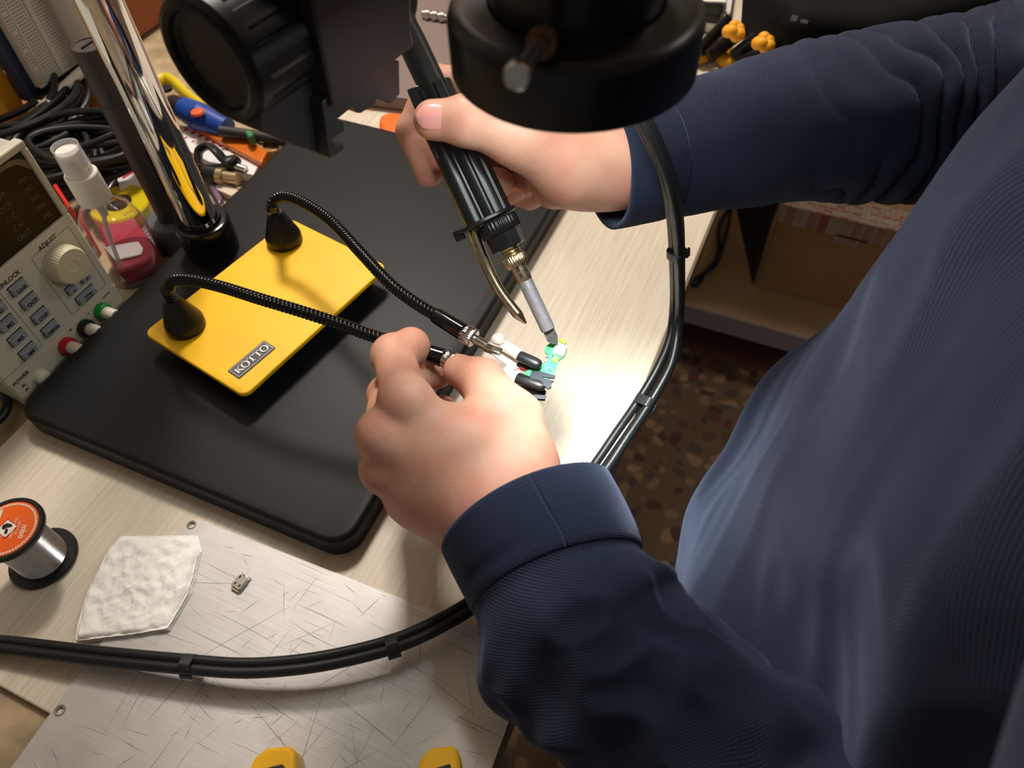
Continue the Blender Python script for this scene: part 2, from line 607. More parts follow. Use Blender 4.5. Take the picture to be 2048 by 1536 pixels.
def flute(a, z):
    return 1 - 0.05 * min(1, max(0, math.cos(a * 12)) * 2.2) if 0.0075 < z < 0.0385 else 1.0
prof = [(0.0, 0.0035), (0.0165, 0.0035), (0.0178, 0.0028), (0.0186, 0.0008), (0.0205, 0.0), (0.0226, 0.0008), (0.0241, 0.003), (0.0243, 0.006), (0.0243, 0.0075), (0.0243, 0.0085), (0.0243, 0.037), (0.0243, 0.0385), (0.0236, 0.039), (0.0236, 0.0405), (0.0243, 0.041), (0.0243, 0.047), (0.0232, 0.05), (0.0, 0.05)]
kb = MB().lathe(prof, Mk, 288, False, False, flute).build('focus_knob', mat('knob_black', (11, 11, 12), 0.4, spec=0.3), mic, angle=28, label='large fluted black focus knob')
MB().cyl(kc + e1 * 0.049, kc + e1 * 0.075, 0.012).build('knob_shaft', M_satin, mic)

# carriage block : plane with normal e2
p0 = W(720, 120, 0.33)
Mb = frame(p0, e1, e2)      # x = e1, y = z-ish
Mbi = Mb.inverted()

def onb(x, y):
    return tuple((Mbi @ Pl(x, y, p0, e2)).xy)
blk = [onb(669, 216), onb(631, 41), onb(612, -110), onb(800, -160), onb(822, 0), onb(823, 60), onb(829, 92)]
MB().prism(blk, -0.032, 0.0, Mb).build('focus_carriage', M_anod, mic, bev=0.0012)
# rear plate + dovetail rack below
rk = [(660, 317), (688, 300), (687, 287), (672, 291), (664, 281), (689, 262), (689, 245), (676, 238), (706, 214), (714, 226), (722, 227), (753, 206), (753, 194), (782, 208), (800, 188), (799, 150), (799, 122), (740, 120), (669, 180), (645, 205)]
Mr = frame(p0 - e2 * 0.004, e1, e2)
Mri = Mr.inverted()
MB().prism([tuple((Mri @ Pl(x, y, p0 - e2 * 0.004, e2)).xy) for x, y in rk], -0.010, 0.0, Mr).build('dovetail_rack', mat('rack_metal', (34, 34, 36), 0.4, 0.2, bscale=3000, bstr=0.3, bdist=0.0001), mic, bev=0.0005, label='notched dark metal dovetail rack')
pl = [(586, 286), (660, 317), (632, 195), (560, 200), (540, 230)]
pn = p0 - e2 * 0.012
Mp = frame(pn, e1, e2)
Mpi = Mp.inverted()
MB().prism([tuple((Mpi @ Pl(x, y, pn, e2)).xy) for x, y in ((520, 262), (586, 290), (662, 318), (640, 200), (630, 100), (520, 100))], -0.022, 0.0, Mp).build('guard_plate', M_anod, mic, bev=0.0008)

# arm that carries the head (above the photo's frame)
arm = MB()
top = p0 + Vector((0, 0, 0.09)) - e2 * 0.016
arm.cyl((cc.x, cc.y, 0.5), (top.x, top.y, 0.5), 0.011)
arm.box((top.x, top.y, 0.45), (0.03, 0.03, 0.12))
arm.box((0, 0, 0), (0.03, 0.026, 0.26), frame((top.x, top.y, p0.z + 0.15), e1, (0, 0, 1)))
arm.lathe([(0.0, 0.46), (0.026, 0.46), (0.026, 0.54), (0.0, 0.54)], Matrix.Translation((cc.x, cc.y, 0)), 32, False, False)
arm.build('boom_arm', M_satin, mic, bev=0.001)

# ring light and scope body
RC = Vector((-0.0860, 0.2459, 0.295))
RR = 0.04515
MR = Matrix.Translation(RC)
rl = MB().lathe([(0.0275, 0.001), (0.0275, 0.0), (RR - 0.001, 0.0), (RR, 0.001), (RR, 0.0185), (RR - 0.0008, 0.0212), (RR - 0.003, 0.0232), (RR - 0.006, 0.024), (0.031, 0.024), (0.0305, 0.0235), (0.0305, 0.0225)], MR, 128, False, False).build('ring_light', M_satin, mic, angle=40, label='black ring light housing')
MB().lathe([(0.0300, 0.0227), (0.0300, 0.040), (0.0292, 0.041), (0.0262, 0.041), (0.0262, 0.0), (0.0272, -0.0005)], MR, 96, False, False).build('ring_collar', M_satin, rl, angle=30)
m_led = mat('led_panel', (250, 250, 250), 0.3, emit=(243, 252, 246), estr=34)
MB().lathe([(0.0278, -0.0004), (RR - 0.003, -0.0004)], MR, 96, False, False).build('led_panel', m_led, rl, label='lit white LED panel on the underside')
led_l = area('ring_led_beam', tuple(RC + Vector((0, 0, -0.0015))), (RC.x + 0.046, RC.y + 0.012, 0), 0.06, 0.2, (0.97, 1.0, 0.95), 'DISK', 46)
MB().lathe([(0.0, 0.012), (0.0225, 0.012), (0.0248, 0.014), (0.0248, 0.052), (0.0240, 0.053), (0.0240, 0.056), (0.0265, 0.058), (0.0265, 0.12), (0.0, 0.12)], MR, 96, False, False).build('objective', M_gloss, mic, angle=30)
MB().lathe([(0.0250, 0.0412), (0.0268, 0.0412), (0.0268, 0.0422), (0.0250, 0.0422)], MR, 96, True, True).build('trim_ring', M_steel, mic, angle=30)
hb = MB()
hb.box((RC.x - 0.03, RC.y + 0.02, 0.46), (0.12, 0.09, 0.09))
hb.cyl((top.x, top.y, 0.47), (RC.x - 0.03, RC.y + 0.02, 0.47), 0.014)
hb.build('scope_body', M_satin, mic, bev=0.008)
# silver thumbscrew
ts0 = W(1078, 92, 0.222)
ts1 = W(1041, 143, 0.200)
d = (ts1 - ts0).normalized()
ts = MB().cyl(ts0, ts1, 0.0023).lathe([(0.0, 0), (0.0034, 0), (0.0038, 0.0008), (0.0038, 0.0052), (0.0033, 0.006), (0.0, 0.006)], frame(ts1 - d * 0.0005, (0, 0, 1), d), 32, False, False)
ts.build('thumbscrew', M_steel, rl, angle=30, label='silver thumbscrew')
MB().lathe([(0.0, 0), (0.0048, 0), (0.0048, 0.0035), (0.0, 0.0035)], frame(ts0 - d * 0.006, (0, 0, 1), d), 24, False, False).build('screw_boss', mat('boss_bronze', (90, 62, 40), 0.4, 0.6), rl)

# slim grey post behind the chrome column
gp = Xp(175, 88, -0.487)
gz = gp.z
gpo = thing('grey_post', 'slim dark grey cylindrical post with a slotted top beside the chrome column', 'post', (-0.487, 0.3455, 0))
m_gp = mat('grey_anodised', (72, 68, 68), 0.45, 0.4)
gx, gy = -0.487, (gp.y + Xp(342, 430, -0.487).y) / 2
MB().lathe([(0.0, 0), (0.0118, 0), (0.0118, 0.135), (0.0112, 0.1355), (0.0112, 0.137), (0.0116, 0.1375), (0.0112, gz - 0.0006), (0.0106, gz), (0.0098, gz), (0.0096, gz - 0.0006), (0.0, gz - 0.0006)], Matrix.Translation((gx, gy, 0)), 64, False, False).build('post_tube', m_gp, gpo, angle=30)
MB().box((gx, gy, gz - 0.0002), (0.0016, 0.0105, 0.0012)).build('top_slot', M_satin, gpo)
MB().box((gx + 0.0113, gy - 0.002, 0.075), (0.0012, 0.004, 0.04)).build('side_slot', M_satin, gpo)
MB().lathe([(0.0, -0.004), (0.0225, -0.004), (0.0225, 0.022), (0.0222, 0.0235), (0.021, 0.0245), (0.0, 0.0245)], Matrix.Translation((gx, gy, 0)), 64, False, False).build('foot_flange', mat('grey_flange', (88, 90, 96), 0.45, 0.3), gpo, angle=30)

# ------------------------------------------------------------------ helping hands
YT, YB = 0.040, 0.036
ya = math.atan2(-0.02, 0.104)
yc = Vector((-0.3352, 0.2825))
hh = thing('helping_hands', 'yellow helping-hands base with two black gooseneck arms and alligator clips', 'soldering stand', (yc.x, yc.y, 0.02))
My = Matrix.Translation((yc.x, yc.y, 0)) @ Matrix.Rotation(ya, 4, 'Z')
MB().prism(rrect(0.1065, 0.152, 0.0065, 6), YB, YT, My).build('plate', M_yel, hh, bev=0.0008)
for sx in (-1, 1):
    for sy in (-1, 1):
        MB().lathe([(0.0065, 0.0205), (0.0075, YB)], My @ Matrix.Translation((sx * 0.038, sy * 0.06, 0)), 24).build('foot', M_rubber, hh)
# badge
b0, b1, b2 = Zp(456, 741, YT), Zp(476, 759, YT), Zp(549, 697, YT)
bcen = (Zp(531, 681, YT) + b1) / 2
ub = (b2 - b1).normalized()
Mbg = frame((bcen.x, bcen.y, YT), ub, (0, 0, 1))
bw, bh = (b2 - b1).length, (b1 - b0).length
bd = MB().prism(rrect(bw, bh, 0.0008), 0.0, 0.0006, Mbg).build('name_badge', mat('badge_grey', (70, 72, 76), 0.4), hh, label='dark name badge with silver letters')
fr = MB()
m_sil = mat('badge_silver', (215, 215, 215), 0.35, 0.3)
for (x, y, w, h) in ((0, bh / 2 - 0.0012, bw - 0.002, 0.0003), (0, -bh / 2 + 0.0012, bw - 0.002, 0.0003), (bw / 2 - 0.0012, 0, 0.0003, bh - 0.002), (-bw / 2 + 0.0012, 0, 0.0003, bh - 0.002)):
    fr.box((x, y, 0.0007), (w, h, 0.0002), Mbg)
fr.build('badge_frame', m_sil, bd)
lt_ = MB()
LH = bh * 0.52

def stroke(p, q, w):
    a, c = Vector((*p, 0)), Vector((*q, 0))
    dd = (c - a).normalized()
    nn = Vector((-dd.y, dd.x, 0)) * w / 2
    lt_.prism([tuple((v).xy) for v in (a - nn, c - nn, c + nn, a + nn)], 0.0006, 0.0009, Mbg)

def oletter(cx):
    n = 28
    o = [(cx + LH * 0.5 * math.cos(2 * PI * k / n), LH * 0.52 * math.sin(2 * PI * k / n)) for k in range(n)]
    i_ = [(cx + LH * 0.30 * math.cos(2 * PI * k / n), LH * 0.43 * math.sin(2 * PI * k / n)) for k in range(n)]
    vs = [Mbg @ Vector((*p, 0.0009)) for p in o + i_]
    lt_.add(vs, [(k, (k + 1) % n, n + (k + 1) % n, n + k) for k in range(n)])

adv = (bw - 0.005) / 5
for i, ch in enumerate('KOTTO'):
    cx = -bw / 2 + 0.0025 + adv * (i + 0.5)
    w1, w2 = LH * 0.2, LH * 0.09
    if ch == 'O':
        oletter(cx)
    if ch == 'T':
        stroke((cx, -LH / 2), (cx, LH / 2), w1)
        stroke((cx - LH * 0.45, LH / 2 - w2 / 2), (cx + LH * 0.45, LH / 2 - w2 / 2), w2)
        stroke((cx - LH * 0.2, -LH / 2 + w2 / 2), (cx + LH * 0.2, -LH / 2 + w2 / 2), w2)
        for s in (-1, 1):
            stroke((cx + s * LH * 0.42, LH / 2), (cx + s * LH * 0.42, LH * 0.27), w2)
    if ch == 'K':
        xl = cx - LH * 0.28
        stroke((xl, -LH / 2), (xl, LH / 2), w1)
        for yy in (-LH / 2 + w2 / 2, LH / 2 - w2 / 2):
            stroke((xl - LH * 0.17, yy), (xl + LH * 0.17, yy), w2)
            stroke((cx + LH * 0.15, yy), (cx + LH * 0.48, yy), w2)
        stroke((xl + w1 / 2, -0.02 * LH), (cx + LH * 0.32, LH / 2), w2)
        stroke((xl + w1 / 2 + LH * 0.08, 0.08 * LH), (cx + LH * 0.36, -LH / 2), w1)
lt_.build('badge_lettering', m_sil, bd, smooth=False)

def cone(px, py):
    c = Zp(px, py, YT)
    return c, MB().lathe([(0.0, 0), (0.0140, 0), (0.0143, 0.001), (0.0143, 0.006), (0.0136, 0.008), (0.0062, 0.0285), (0.0056, 0.030), (0.0, 0.030)], Matrix.Translation((c.x, c.y, YT)), 20 * 3, False, False)
c1, m1 = cone(373, 653)
m1.build('cone_socket', M_satin, hh, angle=25)
c2, m2 = cone(570, 482)
m2.build('cone_socket', M_satin, hh, angle=25)

def goose(pts, parent):
    p = resample(catmull(pts, 14), 0.00058)
    return MB().tube(p, 0.0038, 16, rf=lambda i: 0.0031 + 0.0010 * (abs(math.sin(i * PI / 5)) ** 0.7)).build('gooseneck', M_gloss, parent, angle=80)
g1 = [(c1.x, c1.y, YT + 0.028), (c1.x, c1.y, YT + 0.038)] + [Zp(x, y, z) for x, y, z in ((337, 578, 0.087), (346, 561, 0.095), (380, 560, 0.101), (440, 573, 0.105), (520, 598, 0.107), (600, 622, 0.106), (680, 648, 0.104), (740, 670, 0.103), (800, 688, 0.103), (845, 703, 0.103))]
goose(g1, hh)
g2 = [(c2.x, c2.y, YT + 0.028), (c2.x, c2.y, YT + 0.038)] + [Zp(x, y, z) for x, y, z in ((543, 418, 0.086), (548, 400, 0.093), (572, 393, 0.099), (612, 408, 0.104), (664, 444, 0.107), (722, 506, 0.108), (780, 567, 0.107), (830, 605, 0.106), (876, 633, 0.105))]
goose(g2, hh)

def knurl(a, z):
    return 1 + 0.035 * math.cos(a * 30)

def clip_arm(pa, pb, pk, ps, parent):
    """connector tube pa->pb, knurled nut at pk, stem end ps"""
    d = (pb - pa).normalized()
    L = (pb - pa).length
    t = MB().lathe([(0.0, -0.002), (0.0048, -0.002), (0.0052, 0), (0.0054, L * 0.5), (0.0056, L), (0.0048, L + 0.001), (0.0, L + 0.001)], frame(pa, (0, 0, 1), d), 32, False, False).build('connector_sleeve', M_gloss, parent, angle=30)
    d2 = (ps - pb).normalized()
    MB().lathe([(0.0, -0.004), (0.0045, -0.004), (0.0045, -0.002), (0.0056, -0.002), (0.0058, 0.0), (0.0058, 0.0042), (0.0052, 0.005), (0.0, 0.005)], frame(pk, (0, 0, 1), d2), 120, False, False, lambda a, z: knurl(a, z) if z > -0.001 else 1).build('knurled_nut', M_chrome, parent, angle=60, label='knurled metal nut')
    MB().lathe([(0.0026, 0), (0.003, 0.004), (0.003, (ps - pk).length)], frame(pk, (0, 0, 1), d2), 24).build('stem', M_steel, parent)
ZC = 0.104
clip_arm(Zp(876, 633, ZC + 0.001), Zp(926, 664, ZC), Zp(935, 670, ZC), Zp(975, 692, ZC - 0.002), hh)
clip_arm(Zp(845, 703, ZC - 0.001), Zp(886, 716, ZC - 0.002), Zp(897, 721, ZC - 0.002), Zp(935, 733, ZC - 0.004), hh)

m_usb0 = mat('nickel', (236, 234, 226), 0.35, 0.4)

def clip(pa, pb, pc, pd, parent, name='alligator_clip'):
    """metal jaw from pa to pc, rubber boot from pb to pd"""
    d = (pc - pa).normalized()
    side = Vector((-d.y, d.x, 0)).normalized()
    c = MB()
    for off, zo in ((0.0, 0.003), (-0.004, -0.003)):
        M = frame(pa + Vector((0, 0, zo)) + side * off, d, (0, 0, 1))
        L = (pc - pa).length
        c.prism([(0, -0.0028), (L * 0.5, -0.0034), (L, -0.003), (L, 0.003), (L * 0.5, 0.0034), (0, 0.0028)], -0.0004, 0.0004, M)
    k = c.build(name, m_usb0, parent, bev=0.0003)
    MB().lathe([(0.0, 0), (0.0036, 0), (0.0042, 0.0006), (0.0042, 0.0018), (0.003, 0.003), (0.0, 0.0034)], frame(pa + Vector((0, 0, 0.0035)), d, (0, 0, 1)), 32, False, False).build('rivet', m_usb0, k)
    for zo, off in ((0.0030, 0.0), (-0.0036, 0.0)):
        q0, q1 = pb + Vector((0, 0, zo)) + side * off, pd + Vector((0, 0, zo)) + side * off
        dd = q1 - q0
        L = dd.length
        prof = [(0.0, 0), (0.0034, 0), (0.0036, 0.0006), (0.0036, L - 0.004), (0.0030, L - 0.0017), (0.002, L - 0.0005), (0.0, L)]
        MB().lathe(prof, frame(q0, (0, 0, 1), dd) @ Matrix.Diagonal((0.75, 1.0, 1, 1)), 28, False, False).build('rubber_boot', M_rubber, k, angle=60)
    return k
clip(Zp(997, 688, ZC), Zp(1038, 718, ZC + 0.001), Zp(1050, 722, ZC), Zp(1083, 738, ZC + 0.001), hh)
clip(Zp(975, 752, ZC - 0.006), Zp(1034, 762, ZC - 0.005), Zp(1044, 768, ZC - 0.006), Zp(1091, 781, ZC - 0.004), hh)
MB().box((0, 0, 0), (0.011, 0.0045, 0.004), frame((Zp(975, 692, ZC) + Zp(997, 700, ZC)) / 2 - Vector((0, 0, 0.002)), Zp(997, 700, ZC) - Zp(975, 692, ZC), (0, 0, 1))).build('pivot_block', M_steel, hh, bev=0.0006)

# ------------------------------------------------------------------ circuit board held by the clips
PZ = ZC - 0.0005
pcb = thing('circuit_board', 'small green charging circuit board gripped between the two rubber-tipped clips', 'circuit board', tuple(Zp(1090, 730, PZ)))

def flat(pts, z0, z1):
    return MB().prism([tuple(Zp(x, y, PZ).xy) for x, y in pts], z0, z1)
m_pcb = mat('green_board', (70, 178, 112), 0.35, nscale=400, namt=0.35)
flat([(1101, 687), (1093, 692), (1089, 700), (1091, 706), (1096, 711), (1097, 718), (1092, 725), (1084, 728), (1072, 738), (1052, 742), (1046, 755), (1060, 764), (1082, 768), (1104, 753), (1112, 738), (1117, 722), (1130, 712), (1135, 697), (1130, 682), (1117, 683)], PZ - 0.0005, PZ + 0.0005).build('board', m_pcb, pcb)
m_usb = mat('bright_metal', (242, 242, 240), 0.35, 0.25)
flat([(1108, 701), (1117, 690), (1134, 699), (1127, 718), (1106, 711)], PZ + 0.0005, PZ + 0.003).build('usb_socket', m_usb, pcb, bev=0.0002)
flat([(1118, 684), (1124, 680), (1133, 687), (1129, 692)], PZ + 0.0005, PZ + 0.0018).build('contact_pad', mat('flux_green', (180, 205, 60), 0.3), pcb)
flat([(1108, 716), (1116, 719), (1112, 728), (1106, 724)], PZ + 0.0005, PZ + 0.0012).build('contact_pad', mat('gold_pad', (176, 160, 60), 0.35, 0.4), pcb)
m_blk = mat('ribbon_black', (46, 50, 60), 0.4)
flat([(1064, 745), (1080, 745), (1111, 754), (1109, 760), (1085, 756), (1084, 758), (1108, 765), (1102, 769), (1103, 778), (1096, 781), (1090, 776), (1060, 766), (1060, 752)], PZ + 0.0005, PZ + 0.0016).build('connector_strip', m_blk, pcb, bev=0.0002)
flat([(1066, 784), (1092, 786), (1090, 794), (1072, 793)], PZ - 0.004, PZ - 0.002).build('connector_strip', m_blk, pcb, bev=0.0002)
for i in range(14):
    x, y = random.uniform(1090, 1106), random.uniform(712, 745)
    c = Zp(x, y, PZ)
    MB().box((c.x, c.y, PZ + 0.0008), (0.0008, 0.0005, 0.0006)).build('surface_component', M_white if i % 2 else m_blk, pcb)
vm = Zp(1023, 738, PZ)
MB().lathe([(0.0, 0), (0.0048, 0), (0.005, 0.0004), (0.005, 0.0022), (0.0045, 0.0026), (0.0, 0.0026)], Matrix.Translation((vm.x, vm.y, PZ - 0.004)), 40, False, False).build('vibration_motor', m_usb, pcb, label='round silver vibration motor')
MB().tube(catmull([(vm.x, vm.y, PZ - 0.002), Zp(1042, 736, PZ), Zp(1052, 742, PZ + 0.001)], 6), 0.0003, 6).build('motor_wire', mat('red_wire', (190, 40, 40), 0.4), pcb)

# ------------------------------------------------------------------ soldering iron
TIP = W(1112, 692, 0.436)
IA = W(850, 140, 0.412)

def ax(py):
    lo_, hi_ = 0.0, 1.3
    for _ in range(40):
        m_ = (lo_ + hi_) / 2
        if pr(TIP.lerp(IA, m_))[1] > py:
            lo_ = m_
        else:
            hi_ = m_
    return TIP.lerp(IA, lo_)
idir = (IA - TIP).normalized()       # towards the rear
iron = thing('soldering_iron', 'black soldering gun with curved steel solder feeder, its tip on the green board', 'soldering iron', tuple(TIP))
view = Vector(CAM_R[2])              # view direction
side = idir.cross(view).normalized() # sideways in the picture
if (Vector(pr(ax(430) + side * 0.01)[:2] + (0,)) - Vector(pr(ax(430))[:2] + (0,))).x > 0:
    side = -side                     # now points to picture-left
nrm = side.cross(idir).normalized()
if nrm.dot(view) > 0:
    nrm = -nrm                       # towards the camera

def seg(ya, yb, prof_r, name, m, parent, sg=48, rfun=None, ang=30, label=None):
    a, b_ = ax(ya), ax(yb)
    L = (b_ - a).length
    d_ = (b_ - a).normalized()
    prof = [(0.0, prof_r[0][1] * L)] + [(r, f * L) for r, f in prof_r] + [(0.0, prof_r[-1][1] * L)]
    return MB().lathe(prof, frame(a, nrm, d_), sg, False, False, rfun).build(name, m, parent, angle=ang, label=label)
m_bar = mat('grey_barrel', (150, 148, 155), 0.5, 0.6, nscale=500, namt=0.15)
br_ = seg(660, 560, [(0.0040, 0), (0.0043, 0.02), (0.0043, 0.98)], 'heater_barrel', m_bar, iron, label='dull grey heater barrel')
seg(562, 528, [(0.0043, 0), (0.0047, 0.1), (0.0047, 1)], 'vented_sleeve', mat('heat_steel', (176, 160, 134), 0.3, 0.9), iron)
m_hole = mat('hole_dark', (20, 18, 16), 0.7)
for yy, so in ((537, 0.0012), (550, 0.0012), (540, -0.0032), (552, -0.0033)):
    c = ax(yy) + nrm * 0.0043 + side * so
    MB().prism(rrect(0.0016, 0.0032, 0.0007, 4), -0.0006, 0.00045, frame(c, side, nrm)).build('vent_slot', m_hole, iron)
seg(532, 510, [(0.0064, 0), (0.0069, 0.08), (0.0069, 0.92), (0.0062, 1)], 'barrel_nut', M_brass, iron, 160, lambda a, z: 1 + 0.03 * math.cos(a * 28), 50, 'knurled pale brass nut')
seg(510, 493, [(0.0052, 0), (0.0056, 0.2), (0.0050, 0.35), (0.0056, 0.5), (0.005, 0.65), (0.0056, 0.8), (0.0052, 1)], 'threaded_neck', M_brass, iron)
m_pl = mat('iron_black', (22, 23, 25), 0.3, bscale=900, bstr=0.15, bdist=0.0001)
seg(496, 462, [(0.0092, 0), (0.0102, 0.06), (0.0106, 1)], 'front_collar', m_pl, iron, 8, None, 20)
seg(466, 440, [(0.0112, 0), (0.0118, 0.08), (0.0118, 0.9), (0.0112, 1)], 'grip_ring', m_pl, iron, 160, lambda a, z: 1 + 0.03 * math.cos(a * 32), 50)
# oval flange
fc = ax(433) + side * 0.0055
MB().prism([(0.0185 * math.cos(t * PI / 24), 0.0128 * math.sin(t * PI / 24)) for t in range(48)], -0.0011, 0.0011, frame(fc, side, idir)).build('flange', m_pl, iron, bev=0.0004)
kn = fc + side * 0.0175
MB().lathe([(0.0, -0.003), (0.0034, -0.003), (0.0036, -0.002), (0.0036, 0.003), (0.0, 0.003)], frame(kn - idir * 0.001, nrm, idir), 6, False, False).build('clamp_screw', m_pl, iron, angle=20)
# handle
hb_ = MB()
a, b_ = ax(430), ax(175)
L = (b_ - a).length
hd = (b_ - a).normalized()
MH = frame(a, nrm, hd)
sec = []
for k in range(96):
    t = 2 * PI * k / 96
    r = 0.0108 - 0.0009 * (max(0, math.cos(t * 10)) ** 10)
    sec.append((r * math.cos(t), r * math.sin(t) * 1.02))
hb_.prism(sec, 0, L, MH)
hb_.build('handle', m_pl, iron, angle=45, bev=0.0)
# solder feeder body: round tube plus flat ribs along the left
o1 = side * 0.0112 + nrm * 0.0015
MB().cyl(ax(431) + o1, ax(205) + o1 * 0.9, 0.0062, 0.0062).build('feeder_tube', m_pl, iron)
o2 = side * 0.0060 + nrm * 0.0062
for off in (side * 0.004 + nrm * 0.0075, side * -0.0012 + nrm * 0.0098, side * -0.0062 + nrm * 0.0083):
    a, b_ = ax(431) + off, ax(190) + off
    MB().box((0, 0, (b_ - a).length / 2), (0.0012, 0.0011, (b_ - a).length), frame(a, side, b_ - a)).build('grip_rib', m_pl, iron, bev=0.0003)
a, b_ = ax(300) + side * 0.0125 + nrm * 0.003, ax(163) + side * 0.0105 + nrm * 0.003
MB().box((0, 0, (b_ - a).length / 2), (0.0075, 0.006, (b_ - a).length), frame(a, side, b_ - a)).build('feeder_block', m_pl, iron, bev=0.0008)
# feeder steel nozzle
noz = [fc + side * 0.0068, W(946, 455, 0.428), W(955, 485, 0.431), W(975, 535, 0.435), W(1000, 582, 0.437), W(1030, 622, 0.438), W(1052, 647, 0.438)]
pz = resample(catmull(noz, 10), 0.001)
nn_ = len(pz)
MB().tube(pz, 0.003, 16, rf=lambda i: 0.0032 * min(1, (nn_ - i) / 9 + 0.12)).build('feeder_nozzle', mat('nozzle_steel', (180, 168, 144), 0.24, 1.0, nscale=300, namt=0.2), iron, label='curved steel feeder nozzle tapering to a point')
# blade tip
ta = ax(664)
MT = frame(ta, side, -idir)
TL = (TIP - ta).length
bl = [(0.0034, -0.004), (0.0034, TL * 0.55), (-0.0012, TL), (-0.0034, TL * 0.45), (-0.0034, -0.004)]
Mt2 = Matrix.Identity(4)
xx, yy_, zz_ = side, -idir, nrm
for i in range(3):
    Mt2[i][0], Mt2[i][1], Mt2[i][2], Mt2[i][3] = xx[i], yy_[i], zz_[i], ta[i]
tb_ = MB().prism(bl, -0.0008, 0.0008, Mt2).build('knife_tip', mat('tip_metal', (150, 150, 150), 0.25, 0.9, nscale=600, namt=0.3), iron, bev=0.0003, label='flat metal knife tip')
# rear tube up behind the microscope and cable over
r0, r1 = ax(178), W(800, 2, 0.402)
MB().tube(catmull([ax(200), ax(150), ax(90), ax(40), W(806, 0, 0.408), W(796, -30, 0.405)], 8), 0.0082, 28).build('strain_relief', M_rubber, iron)

# ------------------------------------------------------------------ cable bundle
cab = thing('cable_bundle', 'black bundled soldering cables looping off the desk edge and back across the aluminium plate', 'cable', (-0.1, 0.2, 0.0))
path = [W(800, -15, 0.408), W(790, -90, 0.40), W(880, -170, 0.385), W(1050, -120, 0.37), W(1180, 60, 0.36), W(1250, 180, 0.362), W(1288, 250, 0.366), W(1328, 340, 0.385), W(1348, 430, 0.415), W(1353, 505, 0.445), W(1354, 620, 0.497), Zp(1338, 715, 0.050), Zp(1290, 803, 0.034), Zp(1246, 868, 0.027), Zp(1196, 942, 0.021), Zp(1100, 1070, 0.017), Zp(1020, 1152, 0.016), Zp(940, 1212, 0.017), Zp(862, 1256, 0.019), Zp(780, 1290, 0.02), Zp(640, 1323, 0.020), Zp(500, 1336, 0.018), Zp(382, 1329, 0.016), Zp(200, 1312, 0.012), Zp(80, 1298, 0.009), Zp(0, 1289, 0.007), Zp(-160, 1278, 0.006), Zp(-330, 1262, 0.006), Vector((-0.50, -0.01, 0.006)), Vector((-0.62, -0.06, 0.002)), Vector((-0.80, -0.16, 0.002))]
pc_ = resample(catmull(path, 12), 0.003)
frs = frames_along(pc_, (0, 0, 1))
Lc = len(pc_)
offs = [(-0.0027, 0.0), (0.0028, 0.0005), (0.0002, -0.0033)]
for j, (ou, ow) in enumerate(offs):
    q = []
    for i, (p, (t, u, w)) in enumerate(zip(pc_, frs)):
        px = pr(p)
        tw = 0.5 * math.sin(i * 0.02) + (0.55 if i > Lc * 0.75 else 0)
        k = 1.0
        if 700 < px[1] < 1100 and px[0] > 1150:
            k = 1.7
        x_, y_ = ow * k, ou * k
        if not (px[1] < 650 and px[0] > 1200):
            x_ = x_ * 0.95
        ca, sa_ = math.cos(tw), math.sin(tw)
        q.append(p + u * (x_ * ca - y_ * sa_) * 0.8 + w * (x_ * sa_ + y_ * ca))
    q = [sum((q[max(0, min(Lc - 1, i + s))] for s in range(-3, 4)), Vector()) / 7 for i in range(Lc)]
    MB().tube(q, (0.0033, 0.0030, 0.0027)[j], 14).build('cable', M_rubber, cab)
m_clip = mat('clip_black', (40, 42, 44), 0.45)

def near(x, y):
    return min(range(Lc), key=lambda i: (pr(pc_[i])[0] - x) ** 2 + (pr(pc_[i])[1] - y) ** 2 if i > 40 else 9e9)
for (x, y, wd) in ((1352, 505, 0.0108), (1290, 803, 0.0138), (780, 1290, 0.0102), (382, 1329, 0.0102)):
    i = near(x, y)
    t, u, w = frs[i]
    c = pc_[i]
    M = frame(c, w, t)
    outer = rrect(wd, 0.0094, 0.0028, 4)
    inner = rrect(wd - 0.0014, 0.0082, 0.0024, 4)
    n = len(outer)
    vs = [M @ Vector((*p, z)) for z in (-0.0035, 0.0035) for p in outer + inner]
    fs = []
    for k in range(n):
        k2 = (k + 1) % n
        fs += [(k, k2, 2 * n + k2, 2 * n + k), (n + k, 3 * n + k, 3 * n + k2, n + k2), (k, n + k, n + k2, k2), (2 * n + k, 2 * n + k2, 3 * n + k2, 3 * n + k)]
    cm = MB().add(vs, fs)
    cm.box((wd * 0.5, 0.004, 0), (0.0014, 0.003, 0.0075), M)
    cm.box((-wd * 0.5, 0.004, 0), (0.0014, 0.003, 0.0075), M)
    cm.build('cable_clip', m_clip, cab, bev=0.0003)

# ------------------------------------------------------------------ aluminium plate, tissue, connector, solder spool
PT = 0.0015
m_al = mat('scratched_aluminium', (172, 166, 164), 0.42, 0.35)
nt, b = nodes(m_al)
tc = nt.nodes.new('ShaderNodeTexCoord')

